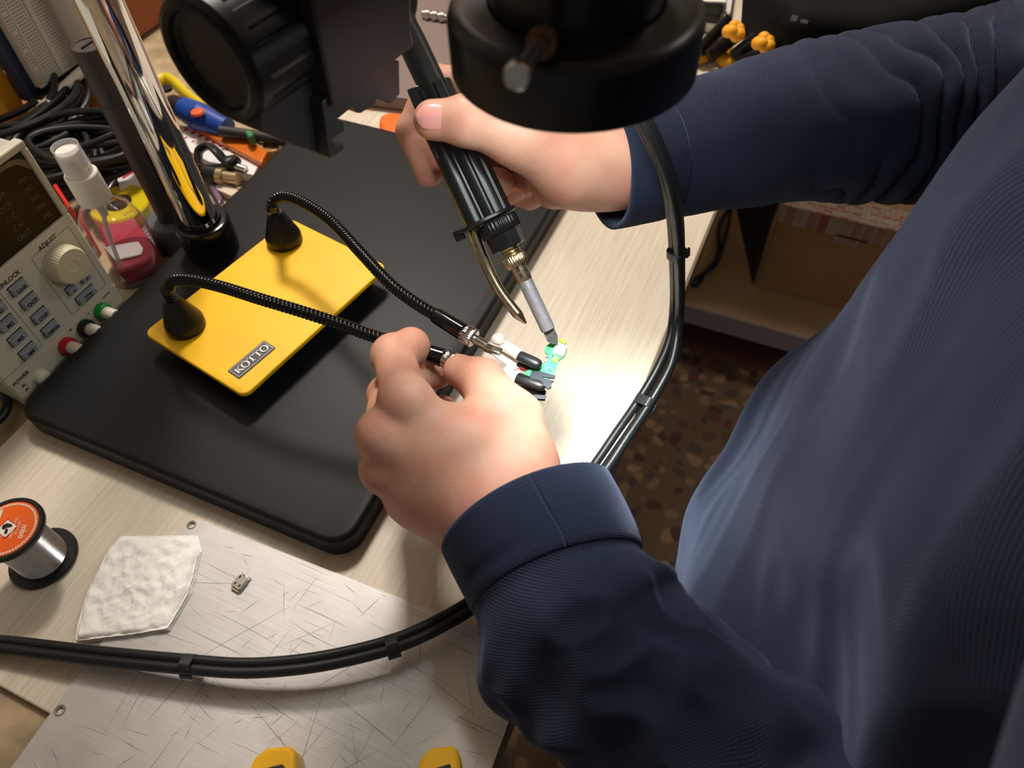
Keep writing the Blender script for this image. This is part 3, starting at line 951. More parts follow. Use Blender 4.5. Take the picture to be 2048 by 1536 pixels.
def scratch(rot, sc, lo_, hi_, dark):
    mp = nt.nodes.new('ShaderNodeMapping')
    mp.inputs['Rotation'].default_value = (0, 0, rot)
    mp.inputs['Scale'].default_value = sc
    nt.links.new(tc.outputs['Object'], mp.inputs['Vector'])
    v = nt.nodes.new('ShaderNodeTexNoise')
    v.inputs['Scale'].default_value = 1
    v.inputs['Detail'].default_value = 2
    nt.links.new(mp.outputs['Vector'], v.inputs['Vector'])
    r = nt.nodes.new('ShaderNodeValToRGB')
    r.color_ramp.elements[0].position = lo_
    r.color_ramp.elements[0].color = (dark, dark, dark, 1)
    r.color_ramp.elements[1].position = hi_
    r.color_ramp.elements[1].color = (1, 1, 1, 1)
    nt.links.new(v.outputs['Fac'], r.inputs['Fac'])
    return r.outputs['Color']
cur = None
for rot, sc, lo_, hi_, dk_ in ((0.5, (14, 700, 1), 0.28, 0.31, 0.6), (-0.35, (6, 1300, 1), 0.28, 0.31, 0.55), (1.5, (5, 1200, 1), 0.27, 0.30, 0.55), (1.1, (9, 1100, 1), 0.27, 0.3, 0.5), (0.1, (40, 60, 1), 0.2, 0.8, 0.82), (0.05, (3, 1200, 1), 0.2, 0.8, 0.85)):
    o = scratch(rot, sc, lo_, hi_, dk_)
    if cur is None:
        cur = o
    else:
        mx = nt.nodes.new('ShaderNodeMixRGB')
        mx.blend_type = 'MULTIPLY'
        mx.inputs[0].default_value = 1
        nt.links.new(cur, mx.inputs[1])
        nt.links.new(o, mx.inputs[2])
        cur = mx.outputs[0]
mx = nt.nodes.new('ShaderNodeMixRGB')
mx.blend_type = 'MULTIPLY'
mx.inputs[0].default_value = 1
mx.inputs[1].default_value = (*s2l((222, 220, 220)), 1)
nt.links.new(cur, mx.inputs[2])
nt.links.new(mx.outputs[0], b.inputs['Base Color'])
q0, q1, q2 = Zp(384, 1034, PT), Zp(96, 1420, PT), Zp(881, 1227, PT)
ux = (q2 - q0).normalized()
uy = Vector((-ux.y, ux.x, 0))
if uy.y > 0:
    uy = -uy
Hh = 0.20
Ww = (-0.0535 - q0.x) / ux.x
c0 = q0 + ux * (Ww / 2) + uy * (Hh / 2)
alp = thing('aluminium_plate', 'scratched grey aluminium plate with screw holes lying at the near end of the desk', 'metal plate', (c0.x, c0.y, 0.0))
Mal = frame((c0.x, c0.y, 0), ux, (0, 0, 1))
# plate outline with real round holes
bm = bmesh.new()
outl = rrect(Ww, Hh, 0.006, 6)
holes = []
for (x, y) in ((383, 1050), (120, 1421)):
    p = Mal.inverted() @ Zp(x, y, PT)
    holes.append((p.x, p.y))
me = bpy.data.meshes.new('plate_sheet')
# build by grid strips around holes: use a curve with holes
cu = bpy.data.curves.new('plate', 'CURVE')
cu.dimensions = '2D'
cu.fill_mode = 'BOTH'
cu.extrude = PT / 2 - 0.0001

def spl(pts):
    s_ = cu.splines.new('POLY')
    s_.points.add(len(pts) - 1)
    for i, p in enumerate(pts):
        s_.points[i].co = (p[0], p[1], 0, 1)
    s_.use_cyclic_u = True
spl(outl)
for hx, hy in holes:
    spl([(hx + 0.0022 * math.cos(2 * PI * k / 24), hy + 0.0022 * math.sin(2 * PI * k / 24)) for k in range(24)])
tmp = bpy.data.objects.new('tmp', cu)
COL.objects.link(tmp)
dg = bpy.context.evaluated_depsgraph_get()
tm = tmp.evaluated_get(dg).to_mesh()
pm = MB().add([Mal @ Vector((v.co.x, v.co.y, v.co.z + PT / 2 + 0.0002)) for v in tm.vertices], [tuple(p.vertices) for p in tm.polygons])
tmp.evaluated_get(dg).to_mesh_clear()
bpy.data.objects.remove(tmp)
sheet = pm.build('plate_sheet', m_al, alp, smooth=False)
for hx, hy in holes:
    MB().lathe([(0.0022, 0.0003), (0.0022, PT), (0.0028, PT + 0.0003), (0.0032, PT + 0.0002)], Mal @ Matrix.Translation((hx, hy, 0)), 24, False, False).build('screw_hole', mat('hole_rim', (120, 112, 98), 0.5, 0.3), alp)

sm = MB()
rs_ = random.Random(4)
for i in range(300):
    x, y = rs_.uniform(-Ww / 2, Ww / 2), rs_.uniform(-Hh / 2, Hh / 2)
    k = rs_.random()
    an = rs_.gauss(-0.10, 0.16) if k < 0.5 else (rs_.gauss(1.35, 0.25) if k < 0.75 else rs_.uniform(0, PI))
    ln = rs_.choice((0.006, 0.010, 0.014, 0.03, 0.06)) * rs_.uniform(0.6, 1.3)
    wd = rs_.choice((0.00008, 0.00011, 0.00016))
    n_ = 4
    cur_ = rs_.gauss(0, 0.05)
    pts_ = []
    for j in range(n_ + 1):
        f_ = j / n_ - 0.5
        a_ = an + cur_ * f_
        px_, py_ = x + math.cos(a_) * ln * f_, y + math.sin(a_) * ln * f_
        pts_.append((px_, py_, wd * (1 - abs(f_) * 1.7)))
    if any(abs(p[0]) > Ww / 2 - 0.002 or abs(p[1]) > Hh / 2 - 0.002 for p in pts_):
        continue
    o_ = len(sm.v)
    vs_ = []
    for (px_, py_, w_) in pts_:
        vs_ += [Mal @ Vector((px_ - math.sin(an) * w_, py_ + math.cos(an) * w_, PT + 0.00018)), Mal @ Vector((px_ + math.sin(an) * w_, py_ - math.cos(an) * w_, PT + 0.00018))]
    sm.add(vs_, [(2 * j, 2 * j + 1, 2 * j + 3, 2 * j + 2) for j in range(n_)])
so_ = sm.build('scratch_marks', mat('scratch_grey', (122, 114, 112), 0.5, 0.3), alp, smooth=False)
so_['kind'] = 'stuff'

# micro USB part
uc = Zp(482, 1168, PT)
us = thing('usb_connector', 'tiny silver micro USB socket lying loose on the aluminium plate', 'connector', (uc.x, uc.y, PT))
ud = (Zp(492, 1157, PT) - Zp(474, 1179, PT)).normalized()
Mu = frame((uc.x, uc.y, PT + 0.0002), ud, (0, 0, 1)) @ Matrix.Diagonal((1.25, 1.25, 1.25, 1))
MB().prism(rrect(0.0068, 0.0056, 0.0008), 0.0004, 0.0026, Mu).build('shell', M_steel, us, bev=0.0003)
for (x, y) in ((0.0022, 0.0015), (-0.0015, 0.0014), (-0.0015, -0.0014)):
    MB().box((x, y, 0.00262), (0.0015, 0.0007, 0.0002), Mu).build('shell_slot', m_hole, us)
for y in (-0.0022, 0.0022):
    MB().box((0.004, y, 0.0008), (0.0016, 0.0012, 0.0012), Mu).build('mounting_tab', M_chrome, us)
MB().box((-0.0036, 0, 0.0009), (0.0014, 0.0048, 0.0012), Mu).build('contact_row', M_brass, us)

# folded tissue
tp = [(238, 1069), (386, 1067), (393, 1098), (372, 1180), (330, 1252), (240, 1266), (147, 1276), (150, 1248), (170, 1180), (210, 1100)]
tp3 = [Zp(x, y, 0.008) for x, y in tp]
tcn = sum(tp3, Vector()) / len(tp3)
ti = MB()
NR, NA = 34, 120
outline = resample([p for p in tp3 + [tp3[0]]], 0.0005)
oc = catmull(tp3 + [tp3[0]], 12)
ol = resample(tp3 + [tp3[0]], sum(((tp3 + [tp3[0]])[i + 1] - (tp3 + [tp3[0]])[i]).length for i in range(len(tp3))) / NA)[:NA]
vs = []
for r in range(NR + 1):
    f = r / NR
    for k in range(len(ol)):
        p = tcn.lerp(ol[k], f)
        zt = 0.0062 + 0.002 * mnoise.noise(p * 45) + 0.0016 * mnoise.noise(p * 150 + Vector((5, 0, 0))) + 0.0009 * mnoise.noise(Vector((p.x * 500, p.y * 260, 3)))
        if f > 0.93:
            zt *= 1 - (f - 0.93) / 0.07 * 0.35
        vs.append(Vector((p.x, p.y, max(0.003, zt))))
nk = len(ol)
fs = [(r * nk + k, r * nk + (k + 1) % nk, (r + 1) * nk + (k + 1) % nk, (r + 1) * nk + k) for r in range(1, NR) for k in range(nk)]
fs += [(0, nk + k, nk + (k + 1) % nk) for k in range(nk)]
ti.add(vs, fs)
# layered folded edge below
for li, zz in enumerate((0.0046, 0.0032, 0.0022)):
    o = len(ti.v)
    ring1 = [Vector((p.x, p.y, 0)) for p in ol]
    vs = []
    for k, p in enumerate(ring1):
        g = 1 + (0.012 * (li + 1)) + 0.012 * mnoise.noise(p * 300 + Vector((li * 9, 0, 0)))
        q = tcn + (p - tcn) * g
        vs.append(Vector((q.x, q.y, zz + 0.0005 * mnoise.noise(p * 200))))
    vs2 = [Vector((tcn.x + (p.x - tcn.x) * 0.9, tcn.y + (p.y - tcn.y) * 0.9, zz - 0.0002)) for p in ring1]
    ti.add(vs + vs2, [(k, (k + 1) % nk, nk + (k + 1) % nk, nk + k) for k in range(nk)])
m_tis = mat('tissue_paper', (252, 250, 247), 0.95, bscale=420, bstr=0.6, bdist=0.0008, sss=0.0)
tis = ti.build('folded_tissue', m_tis, angle=80)
tag(tis, 'crumpled folded white tissue lying half on the aluminium plate', 'tissue')

# solder spool
sc0 = Zp(90, 1118, 0.0)
sz = max((z for z in np.arange(0.03, 0.1, 0.001)), key=lambda z: -abs(pr((sc0.x, sc0.y, z))[0] - 13))
spo = thing('solder_spool', 'spool of silver solder wire with a round orange label standing on the desk', 'solder spool', (sc0.x, sc0.y, 0))
MS = Matrix.Translation((sc0.x, sc0.y, 0))
m_sp = mat('spool_black', (26, 27, 30), 0.35)
MB().lathe([(0.0, 0.0004), (0.0206, 0.0004), (0.0211, 0.001), (0.0211, 0.0024), (0.0206, 0.003), (0.0, 0.003)], MS, 96, False, False).build('flange', m_sp, spo, angle=40)
MB().lathe([(0.0, sz - 0.004), (0.0206, sz - 0.004), (0.0211, sz - 0.0034), (0.0211, sz - 0.0006), (0.0206, sz), (0.0187, sz), (0.0183, sz - 0.0008), (0.0, sz - 0.0008)], MS, 96, False, False).build('flange', m_sp, spo, angle=40)
pf = [(0.0, 0.003)]
z = 0.003
while z < sz - 0.0042:
    for k in range(5):
        pf.append((0.0148 + 0.00042 * math.sin(PI * k / 5), z + 0.0009 * k / 5))
    z += 0.0009
pf.append((0.0, z))
MB().lathe(pf, MS, 96, False, False).build('solder_wire', mat('solder', (205, 205, 205), 0.2, 1.0), spo, angle=80, label='wound shiny solder wire')
m_or = mat('orange_label', (240, 100, 24), 0.4)
lab = MB().lathe([(0.0, 0), (0.0182, 0), (0.0182, 0.0002), (0.0, 0.0002)], MS @ Matrix.Translation((0, 0, sz - 0.0008)), 64, False, False).build('label', m_or, spo, label='round orange paper label')
LZ = sz - 0.0005
ML = Matrix.Translation((sc0.x, sc0.y, LZ)) @ Matrix.Rotation(math.radians(-62), 4, 'Z')
wp = MB()
# white segment half + ring of dashes
seg_ = [(0.0153 * math.cos(math.radians(a)), 0.0153 * math.sin(math.radians(a))) for a in range(205, 336, 5)]
wp.prism(seg_, 0, 0.00006, ML)
for a in range(-30, 215, 6):
    r_ = math.radians(a)
    wp.box((0, 0, 0), (0.0011, 0.0013, 0.0001), ML @ Matrix.Rotation(r_, 4, 'Z') @ Matrix.Translation((0.0166, 0, 0)))
wp.build('label_print', mat('label_white', (232, 226, 214), 0.5), lab, smooth=False)
tx = MB()
tx.text('mbo', 0.0050, ML @ Matrix.Translation((0.003, 0.0106, 0.0001)), bold=0.00012)
for i, s_ in enumerate(('VERSUCHE', 'LEGA A PERDERE', 'LEGHE', 'FLUX CORED')):
    tx.text(s_, 0.0019, ML @ Matrix.Translation((0.0, 0.0066 - i * 0.0026, 0.0001)))
tx.build('label_text', mat('label_cream', (250, 225, 200), 0.5), lab, smooth=False)
dm = Matrix.Translation((0, 0.0, 0.0001))
hz = MB().prism([(0.0085, 0), (0, 0.0085), (-0.0085, 0), (0, -0.0085)], 0.0001, 0.00018, ML @ Matrix.Rotation(0.2, 4, 'Z') @ Matrix.Diagonal((0.8, 0.8, 1, 1))).build('hazard_border', mat('hazard_red', (200, 30, 40), 0.4), lab, smooth=False)
MB().prism([(0.0074, 0), (0, 0.0074), (-0.0074, 0), (0, -0.0074)], 0.00019, 0.00024, ML @ Matrix.Rotation(0.2, 4, 'Z') @ Matrix.Diagonal((0.8, 0.8, 1, 1))).build('hazard_field', mat('hazard_white', (236, 232, 222), 0.4), lab, smooth=False)
pic = MB()
MP_ = ML @ Matrix.Rotation(0.2, 4, 'Z') @ Matrix.Diagonal((0.8, 0.8, 1, 1)) @ Matrix.Translation((0, 0, 0.00025))
pic.prism([(0.0036, 0.0012), (0.0050, 0.0004), (0.0040, -0.0012), (0.0004, -0.0008), (0.0002, 0.0012)], 0, 0.00005, MP_)
pic.prism([(0.0, 0.003), (-0.0012, 0.0044), (-0.003, 0.003), (-0.0046, 0.0), (-0.0038, -0.003), (-0.001, -0.0036), (0.0006, -0.0018), (-0.0006, 0.0004)], 0, 0.00005, MP_)
pic.build('hazard_symbol', mat('ink_black', (15, 15, 15), 0.5), lab, smooth=False)

# yellow and black clamps
m_cy = mat('clamp_yellow', (238, 178, 20), 0.4)
def jaw(px0, px1, yb, label):
    zt = 0.02
    a, c = Zp(px0, yb, zt), Zp(px1, yb, zt)
    cen = Zp((px0 + px1) / 2, 1572, zt)
    t = thing('spring_clamp', label, 'clamp', (cen.x, cen.y, PT))
    w = (c - a).length
    M = frame((cen.x, cen.y, PT + 0.0003), c - a, (0, 0, 1))
    body = [(-w / 2, -0.03), (-w / 2, 0.006), (-w * 0.42, 0.013), (-w * 0.2, 0.0175), (w * 0.25, 0.0185), (w * 0.42, 0.017), (w / 2, 0.008), (w / 2, -0.03)]
    MB().prism(body, 0.0, zt, M).build('jaw_pad', m_cy, t, bev=0.002)
    MB().prism([(-w * 0.3, -0.03), (-w * 0.3, 0.0055), (w * 0.28, 0.009), (w * 0.34, -0.03)], zt - 0.001, zt + 0.006, M).build('lever', M_satin, t, bev=0.0008)
    return t
jaw(492, 586, 1530, 'yellow and black clamp at the photo bottom, left one on the aluminium plate')
jaw(832, 920, 1530, 'yellow and black clamp at the photo bottom, right one on the aluminium plate')

# ------------------------------------------------------------------ bench power supply
XF = -0.473
PY0, PY1, PZ1 = 0.1475, 0.2585, 0.160
psu = thing('power_supply', 'beige bench power supply with dark display, grey buttons and three coloured terminals', 'power supply', (XF - 0.12, (PY0 + PY1) / 2, -0.005))
m_bg = mat('beige_plastic', (206, 202, 186), 0.45)
m_bg2 = mat('beige_face', (196, 190, 174), 0.5)
pyc = (PY0 + PY1) / 2
PB = MB()
PB.box((XF - 0.1325, pyc, PZ1 / 2 - 0.001), (0.25, PY1 - PY0, PZ1 - 0.004))
PB.build('case', mat('case_grey', (190, 190, 180), 0.5), psu, bev=0.003)
MF = frame((XF, 0, 0), (0, 1, 0), (1, 0, 0))     # local x = +Y, y = +Z, z = out of the face

def fp_(x, y):
    p = Xp(x, y, XF)
    return p.y, p.z
wr = fp_(43, 302)
wb = fp_(130, 432)
wy1 = (wr[0] + wb[0]) / 2
wz0, wz1 = wb[1], wr[1]
fw = MB()
# bezel with a real window opening
hx0, hx1 = PY0 + 0.007, wy1
for (a, c, d_, e_) in ((PY0, PY1, wz1, PZ1), (PY0, PY1, 0.0, wz0), (PY0, hx0, wz0, wz1), (hx1, PY1, wz0, wz1)):
    fw.prism([(a, d_), (c, d_), (c, e_), (a, e_)], -0.008, 0.0, MF)
fw.build('front_panel', m_bg, psu, bev=0.0012)
MB().prism([(hx0 - 0.001, wz0 - 0.001), (hx1 + 0.001, wz0 - 0.001), (hx1 + 0.001, wz1 + 0.001), (hx0 - 0.001, wz1 + 0.001)], -0.005, -0.0025, MF).build('display_window', mat('smoked_window', (40, 33, 24), 0.35, spec=0.2), psu, label='dark smoked display window')
fl = [Xp(x, y, XF - 0.0015) for x, y in ((0, 335), (20, 322), (35, 318), (50, 320), (62, 328), (78, 350), (60, 338), (45, 332), (30, 330), (10, 340), (-6, 352))]
MB().prism([(p.y, p.z) for p in fl], -0.0024, -0.0018, MF).build('protective_film', mat('film', (120, 112, 96), 0.15, alpha=0.55), psu)
lo_p = MB()
for body, x, y, s in (('M1', 47, 360, .0052), ('M2', 59, 378, .0052), ('M3', 71, 396, .0052), ('M4', 83, 413, .0052), ('M5', 96, 431, .0052), ('OVP', -2, 398, .0056), ('OCP', 11, 417, .0056), ('C.C', 23, 436, .0056), ('C.V', 37, 454, .0056), ('OUT', 49, 470, .0056)):
    p = Xp(x, y, XF - 0.002)
    lo_p.text(body, s, frame((XF - 0.0023, p.y, p.z), (0, 1, 0), (1, 0, 0)))
p = Xp(-2, 358, XF - 0.002)
lo_p.text('DC POWER SUPPLY 30V 5A', 0.0033, frame((XF - 0.0023, p.y - 0.018, p.z), (0, 1, 0), (1, 0, 0)))
lo_p.build('display_lettering', mat('dim_lettering', (98, 90, 78), 0.6), psu, smooth=False)
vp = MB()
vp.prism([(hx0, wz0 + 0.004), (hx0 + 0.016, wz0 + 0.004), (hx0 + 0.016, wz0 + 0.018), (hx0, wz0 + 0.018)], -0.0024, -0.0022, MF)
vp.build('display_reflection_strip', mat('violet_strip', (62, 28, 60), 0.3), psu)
# outlines
m_ink = mat('panel_ink', (52, 50, 48), 0.5)
ol_ = MB()

def outline_(x0, x1, z0_, z1_, wd=0.00028):
    o = rrect(x1 - x0, z1_ - z0_, 0.0022, 5, (x0 + x1) / 2, (z0_ + z1_) / 2)
    i = rrect(x1 - x0 - 2 * wd, z1_ - z0_ - 2 * wd, 0.0019, 5, (x0 + x1) / 2, (z0_ + z1_) / 2)
    n = len(o)
    ol_.add([MF @ Vector((*q, 0.00012)) for q in o + i], [(k, (k + 1) % n, n + (k + 1) % n, n + k) for k in range(n)])
A0, A1 = fp_(145, 631), fp_(137, 452)
outline_(A0[0], A1[0], A0[1], A1[1])
B0, B1 = fp_(41, 730), fp_(83, 687)
outline_(B0[0] - 0.02, B1[0], B0[1], A1[1])
ol_.build('panel_outline', m_ink, psu, smooth=False)
tx = MB()

def ptext(body, x, y, s, bold=0.0001):
    u, v = fp_(x, y)
    MB().text(body, s, frame((XF + 0.0001, u, v), (0, 1, 0), (1, 0, 0)), bold=bold).build('panel_lettering', m_ink, psu, smooth=False)
ptext('ADJUST', 95, 485, 0.0048)
ptext('UNLOCK', 18, 560, 0.0046)
ptext('POWER', 42, 757, 0.0042)
ptext('+', 141, 660, 0.006)
ptext('-', 176, 626, 0.007)
ptext('GND', 212, 589, 0.0034)
u, v = fp_(48, 772)
for dy_, s in ((0.0, 1), (-0.0045, -1)):
    MB().prism([(u - 0.002, v + dy_ - 0.0003), (u + 0.002, v + dy_ - 0.0003), (u + 0.002, v + dy_ + 0.0003), (u + 0.0008, v + dy_ + 0.0003), (u + 0.0008, v + dy_ + 0.0016), (u - 0.0008, v + dy_ + 0.0016), (u - 0.0008, v + dy_ + 0.0003), (u - 0.002, v + dy_ + 0.0003)], 0.00005, 0.00015, MF).build('power_symbol', m_ink, psu, smooth=False)
# divider rib
u0, v0 = fp_(215, 580)
MB().box(((PY0 + PY1) / 2, v0 - 0.001, 0.0), (PY1 - PY0, 0.0008, 0.0008), MF).build('divider_ridge', m_bg, psu)
# buttons
m_btn = mat('button_grey', (146, 150, 164), 0.45)
def button(x, y, w, h, txt, sub_=None, ts_=0.0042):
    u, v = fp_(x, y)
    u -= 0.0006
    o = MB()
    P0_, P1_ = (w / 2, h / 2), (w / 2 - 0.0007, h / 2 - 0.0007)
    vs = [MF @ Vector((u + sx * P0_[0], v + sy * P0_[1], -0.001)) for sx, sy in ((-1, -1), (1, -1), (1, 1), (-1, 1))]
    vs += [MF @ Vector((u + sx * P1_[0], v + sy * P1_[1] - (0.0008 if sy > 0 else 0), 0.0038)) for sx, sy in ((-1, -1), (1, -1), (1, 1), (-1, 1))]
    o.add(vs, [(3, 2, 1, 0), (4, 5, 6, 7), (0, 1, 5, 4), (1, 2, 6, 5), (2, 3, 7, 6), (3, 0, 4, 7)])
    k = o.build('button', m_btn, psu, bev=0.0004)
    t = MB()
    F_ = MF @ Matrix.Translation((u, v - 0.0005 + (0.0009 if '\n' in txt else 0), 0.0039))
    if '\n' in txt:
        a, c = txt.split('\n')
        t.text(a, ts_, F_ @ Matrix.Translation((0, 0.0008, 0)), bold=0.00008)
        t.text(c, ts_, F_ @ Matrix.Translation((0, -0.0020, 0)), bold=0.00008)
    else:
        t.text(txt, ts_, F_, bold=0.00012)
    t.build('button_lettering', m_ink, k, smooth=False)
    MB().prism([(u - w / 2 - 0.0004, v - h / 2 - 0.0004), (u + w / 2 + 0.0004, v - h / 2 - 0.0004), (u + w / 2 + 0.0004, v + h / 2 + 0.0004), (u - w / 2 - 0.0004, v + h / 2 + 0.0004)], 0.0, 0.00015, MF).build('button_recess', m_hole, psu, smooth=False)
button(36, 573, 0.0130, 0.0078, 'Lock')
button(58, 600, 0.0130, 0.0078, 'OCP')
button(80, 629, 0.0130, 0.0078, 'OVP')
button(100, 655, 0.0130, 0.0078, 'Off/On', ts_=0.0036)
button(-7, 618, 0.0130, 0.0078, 'M1')
button(13, 645, 0.0130, 0.0078, 'M2')
button(34, 673, 0.0130, 0.0078, 'M3')
button(56, 700, 0.0130, 0.0078, 'M4')
button(142, 577, 0.0082, 0.0068, '<')
button(168, 553, 0.0082, 0.0068, '>')
button(171, 588, 0.0175, 0.0070, 'Voltage\nCurrent', ts_=0.0026)
u, v = fp_(50, 587)
# knob
ku, kv = fp_(121, 524)
MKn = MF @ Matrix.Translation((ku, kv, 0))
MB().lathe([(0.0, 0.0), (0.0144, 0.0), (0.0146, 0.0015), (0.0140, 0.0105), (0.0130, 0.0125), (0.0045, 0.0127), (0.0040, 0.0120), (0.0, 0.0118)], MKn, 180, False, False, lambda a, z: 1 + 0.018 * math.cos(a * 44) if 0.001 < z < 0.0115 else 1).build('adjust_knob', mat('knob_cream', (206, 200, 172), 0.4), psu, angle=50)
MB().lathe([(0.0, 0), (0.0056, 0), (0.0056, 0.004), (0.005, 0.0058), (0.003, 0.0066), (0.0, 0.0068)], MF @ Matrix.Translation((*fp_(80, 752), 0)), 48, False, False).build('power_button', mat('button_cream', (222, 220, 206), 0.3), psu, angle=60)
for (x, y, c, nm) in ((131, 690, (190, 20, 34), 'red'), (168, 654, (22, 26, 26), 'black'), (201, 621, (28, 150, 60), 'green')):
    M = MF @ Matrix.Translation((*fp_(x, y), 0))
    t = MB().lathe([(0.0, 0), (0.0066, 0), (0.0070, 0.001), (0.0070, 0.0045), (0.0062, 0.006), (0.0, 0.006)], M, 64, False, False, lambda a, z: 1 + 0.02 * math.cos(a * 12)).build('terminal', mat('terminal_' + nm, c, 0.25), psu, angle=50, label=nm + ' terminal')
    MB().lathe([(0.0, 0.005), (0.0048, 0.005), (0.0050, 0.006), (0.0050, 0.015), (0.0044, 0.016), (0.0, 0.016)], M, 48, False, False).build('terminal_cap', mat('terminal_cream', (214, 206, 188), 0.4), t)
for yy in (PY0 + 0.015, PY1 - 0.015):
    MB().cyl((XF - 0.02, yy, -0.005), (XF - 0.02, yy, 0.002), 0.006).build('rubber_foot', M_rubber, psu)

# black thing left of the power supply
tag(MB().tube(resample(catmull([Zp(-40, 770, 0), Zp(-8, 782, 0.004), Zp(14, 800, 0.003), Zp(6, 830, 0.003), Zp(-30, 860, 0.003)], 10), 0.003), 0.0035, 12).build('mains_cable', M_rubber), 'black cable end on the stone counter in front of the power supply corner', 'cable')

# ------------------------------------------------------------------ spray bottle
def zat(x0, y0, ypx):
    lo_, hi_ = -0.01, 0.3
    for _ in range(30):
        m_ = (lo_ + hi_) / 2
        if pr((x0, y0, m_))[1] > ypx:
            lo_ = m_
        else:
            hi_ = m_
    return lo_
bc = Zp(276, 542, -0.005)
sb = thing('spray_bottle', 'clear spray bottle with white pump standing between the power supply and the base plate', 'spray bottle', (bc.x, bc.y, -0.005))
zc0, zc1, zt1 = zat(bc.x, bc.y, 398), zat(bc.x, bc.y, 347), zat(bc.x, bc.y, 294)
MBt = Matrix.Translation((bc.x, bc.y, 0))
m_clear = mat('clear_plastic', (252, 250, 252), 0.03, trans=1.0, ior=1.42)
zs = zc0
prof = [(0.0, -0.004), (0.022, -0.0045), (0.0252, -0.0025), (0.0262, 0.002), (0.0262, zs * 0.55), (0.0250, zs * 0.68), (0.0205, zs * 0.84), (0.0140, zs * 0.95), (0.0112, zs * 0.985), (0.0112, zs * 1.1)]
inn = [(max(0, r - 0.0007), z + (0.001 if i < 2 else 0)) for i, (r, z) in enumerate(prof)][::-1]
MB().lathe(prof + inn, MBt, 80, False, False).build('bottle', m_clear, sb, angle=60, label='clear transparent bottle body')
m_cap = mat('pump_white', (236, 233, 228), 0.35)
MB().lathe([(0.0, zs), (0.0125, zs), (0.0128, zs + 0.0006), (0.0124, zc1), (0.0116, zc1 + 0.001), (0.0, zc1 + 0.001)], MBt, 64, False, False).build('collar', m_cap, sb, angle=30)
MB().lathe([(0.0, zc1), (0.0100, zc1), (0.0096, zc1 + 0.006), (0.0090, zc1 + 0.0062), (0.0086, zt1 - 0.003), (0.0, zt1 - 0.0028)], MBt, 64, False, False).build('spray_pump', m_cap, sb, angle=30)
MB().lathe([(0.0106, zc1 + 0.001), (0.0100, zt1 + 0.001), (0.0094, zt1 + 0.001), (0.0097, zc1 + 0.001)], MBt, 64, False, False).build('clear_cap', mat('clear_cap', (240, 240, 244), 0.1, alpha=0.35), sb, angle=40, label='translucent cap over the pump')
MB().lathe([(0.0, zs - 0.016), (0.0032, zs - 0.016), (0.0038, zs - 0.006), (0.0038, zs + 0.001), (0.0, zs + 0.001)], MBt, 32, False, False).build('tube_socket', m_cap, sb)
MB().tube(resample(catmull([(bc.x, bc.y, zs - 0.012), (bc.x - 0.003, bc.y - 0.004, zs * 0.55), (bc.x + 0.001, bc.y - 0.012, zs * 0.2), (bc.x + 0.004, bc.y - 0.019, 0.001)], 10), 0.002), 0.0018, 12).build('dip_tube', mat('tube_milky', (225, 225, 228), 0.3, alpha=0.75), sb)

# ------------------------------------------------------------------ clutter along the back
SZ0 = -0.005

def quad_thing(name, label, cat, px, z0, z1, m, group=None, bev=0.001, parent=None):
    """a low block whose top face follows the four corners seen at height z1"""
    b_ = MB().prism([tuple(Zp(x, y, z1).xy) for x, y in px], z0, z1)
    o = b_.build(name, m, parent, bev=bev)
    if parent is None:
        tag(o, label, cat, group)
    return o

# pink-red pouch seen through the bottle, yellow label roll beyond it
rp_ = thing('red_case', 'pink-red flat case with a white stripe lying behind the spray bottle', 'case', tuple(Zp(262, 440, SZ0)))
quad_thing('case_body', '', '', ((196, 452), (262, 420), (318, 500), (300, 520), (236, 545), (222, 520)), SZ0, 0.012, mat('pink_red', (164, 44, 66), 0.4), bev=0.003, parent=rp_)
quad_thing('white_stripe', '', '', ((206, 494), (276, 482), (286, 496), (282, 508), (230, 520)), 0.0121, 0.014, m_cap, bev=0.0006, parent=rp_)
yr = thing('label_roll', 'yellow round tape roll with small black print lying beyond the spray bottle', 'tape roll', tuple(Zp(245, 400, SZ0)))
yc_ = Zp(238, 408, 0.012)
MB().lathe([(0.012, SZ0), (0.026, SZ0), (0.0275, SZ0 + 0.002), (0.0275, 0.012), (0.026, 0.0135), (0.012, 0.0135)], Matrix.Translation((yc_.x, yc_.y, 0)), 64, False, False).build('roll', mat('lemon_yellow', (208, 188, 10), 0.35, coat=0.3), yr, angle=40)
pt = MB()
for i in range(4):
    a = math.radians(-30 + i * 8)
    pt.box((0, 0, 0), (0.004, 0.0007, 0.0002), Matrix.Translation((yc_.x, yc_.y, 0.0137)) @ Matrix.Rotation(a, 4, 'Z') @ Matrix.Translation((0.021, 0, 0)))
pt.build('roll_print', m_ink, yr, smooth=False)
# perforated metal strip
ps = thing('perforated_strip', 'grey perforated metal strip lying on the stone left of the grey post', 'metal strip', tuple(Zp(305, 450, SZ0)))
quad_thing('strip', '', '', ((262, 425), (314, 385), (345, 460), (304, 497)), SZ0, -0.001, mat('galvanised', (168, 172, 172), 0.35, 0.6), parent=ps, bev=0.0003)
hm = MB()
for i in range(8):
    for j in range(9):
        p = Zp(272, 428, -0.001).lerp(Zp(314, 396, -0.001), i / 7.5).lerp(Zp(303, 486, -0.001).lerp(Zp(342, 452, -0.001), i / 7.5), j / 8.8)
        hm.lathe([(0.0, 0), (0.0011, 0)], Matrix.Translation((p.x, p.y, -0.0009)), 10, False, False)
hm.build('strip_holes', m_hole, ps, smooth=False)

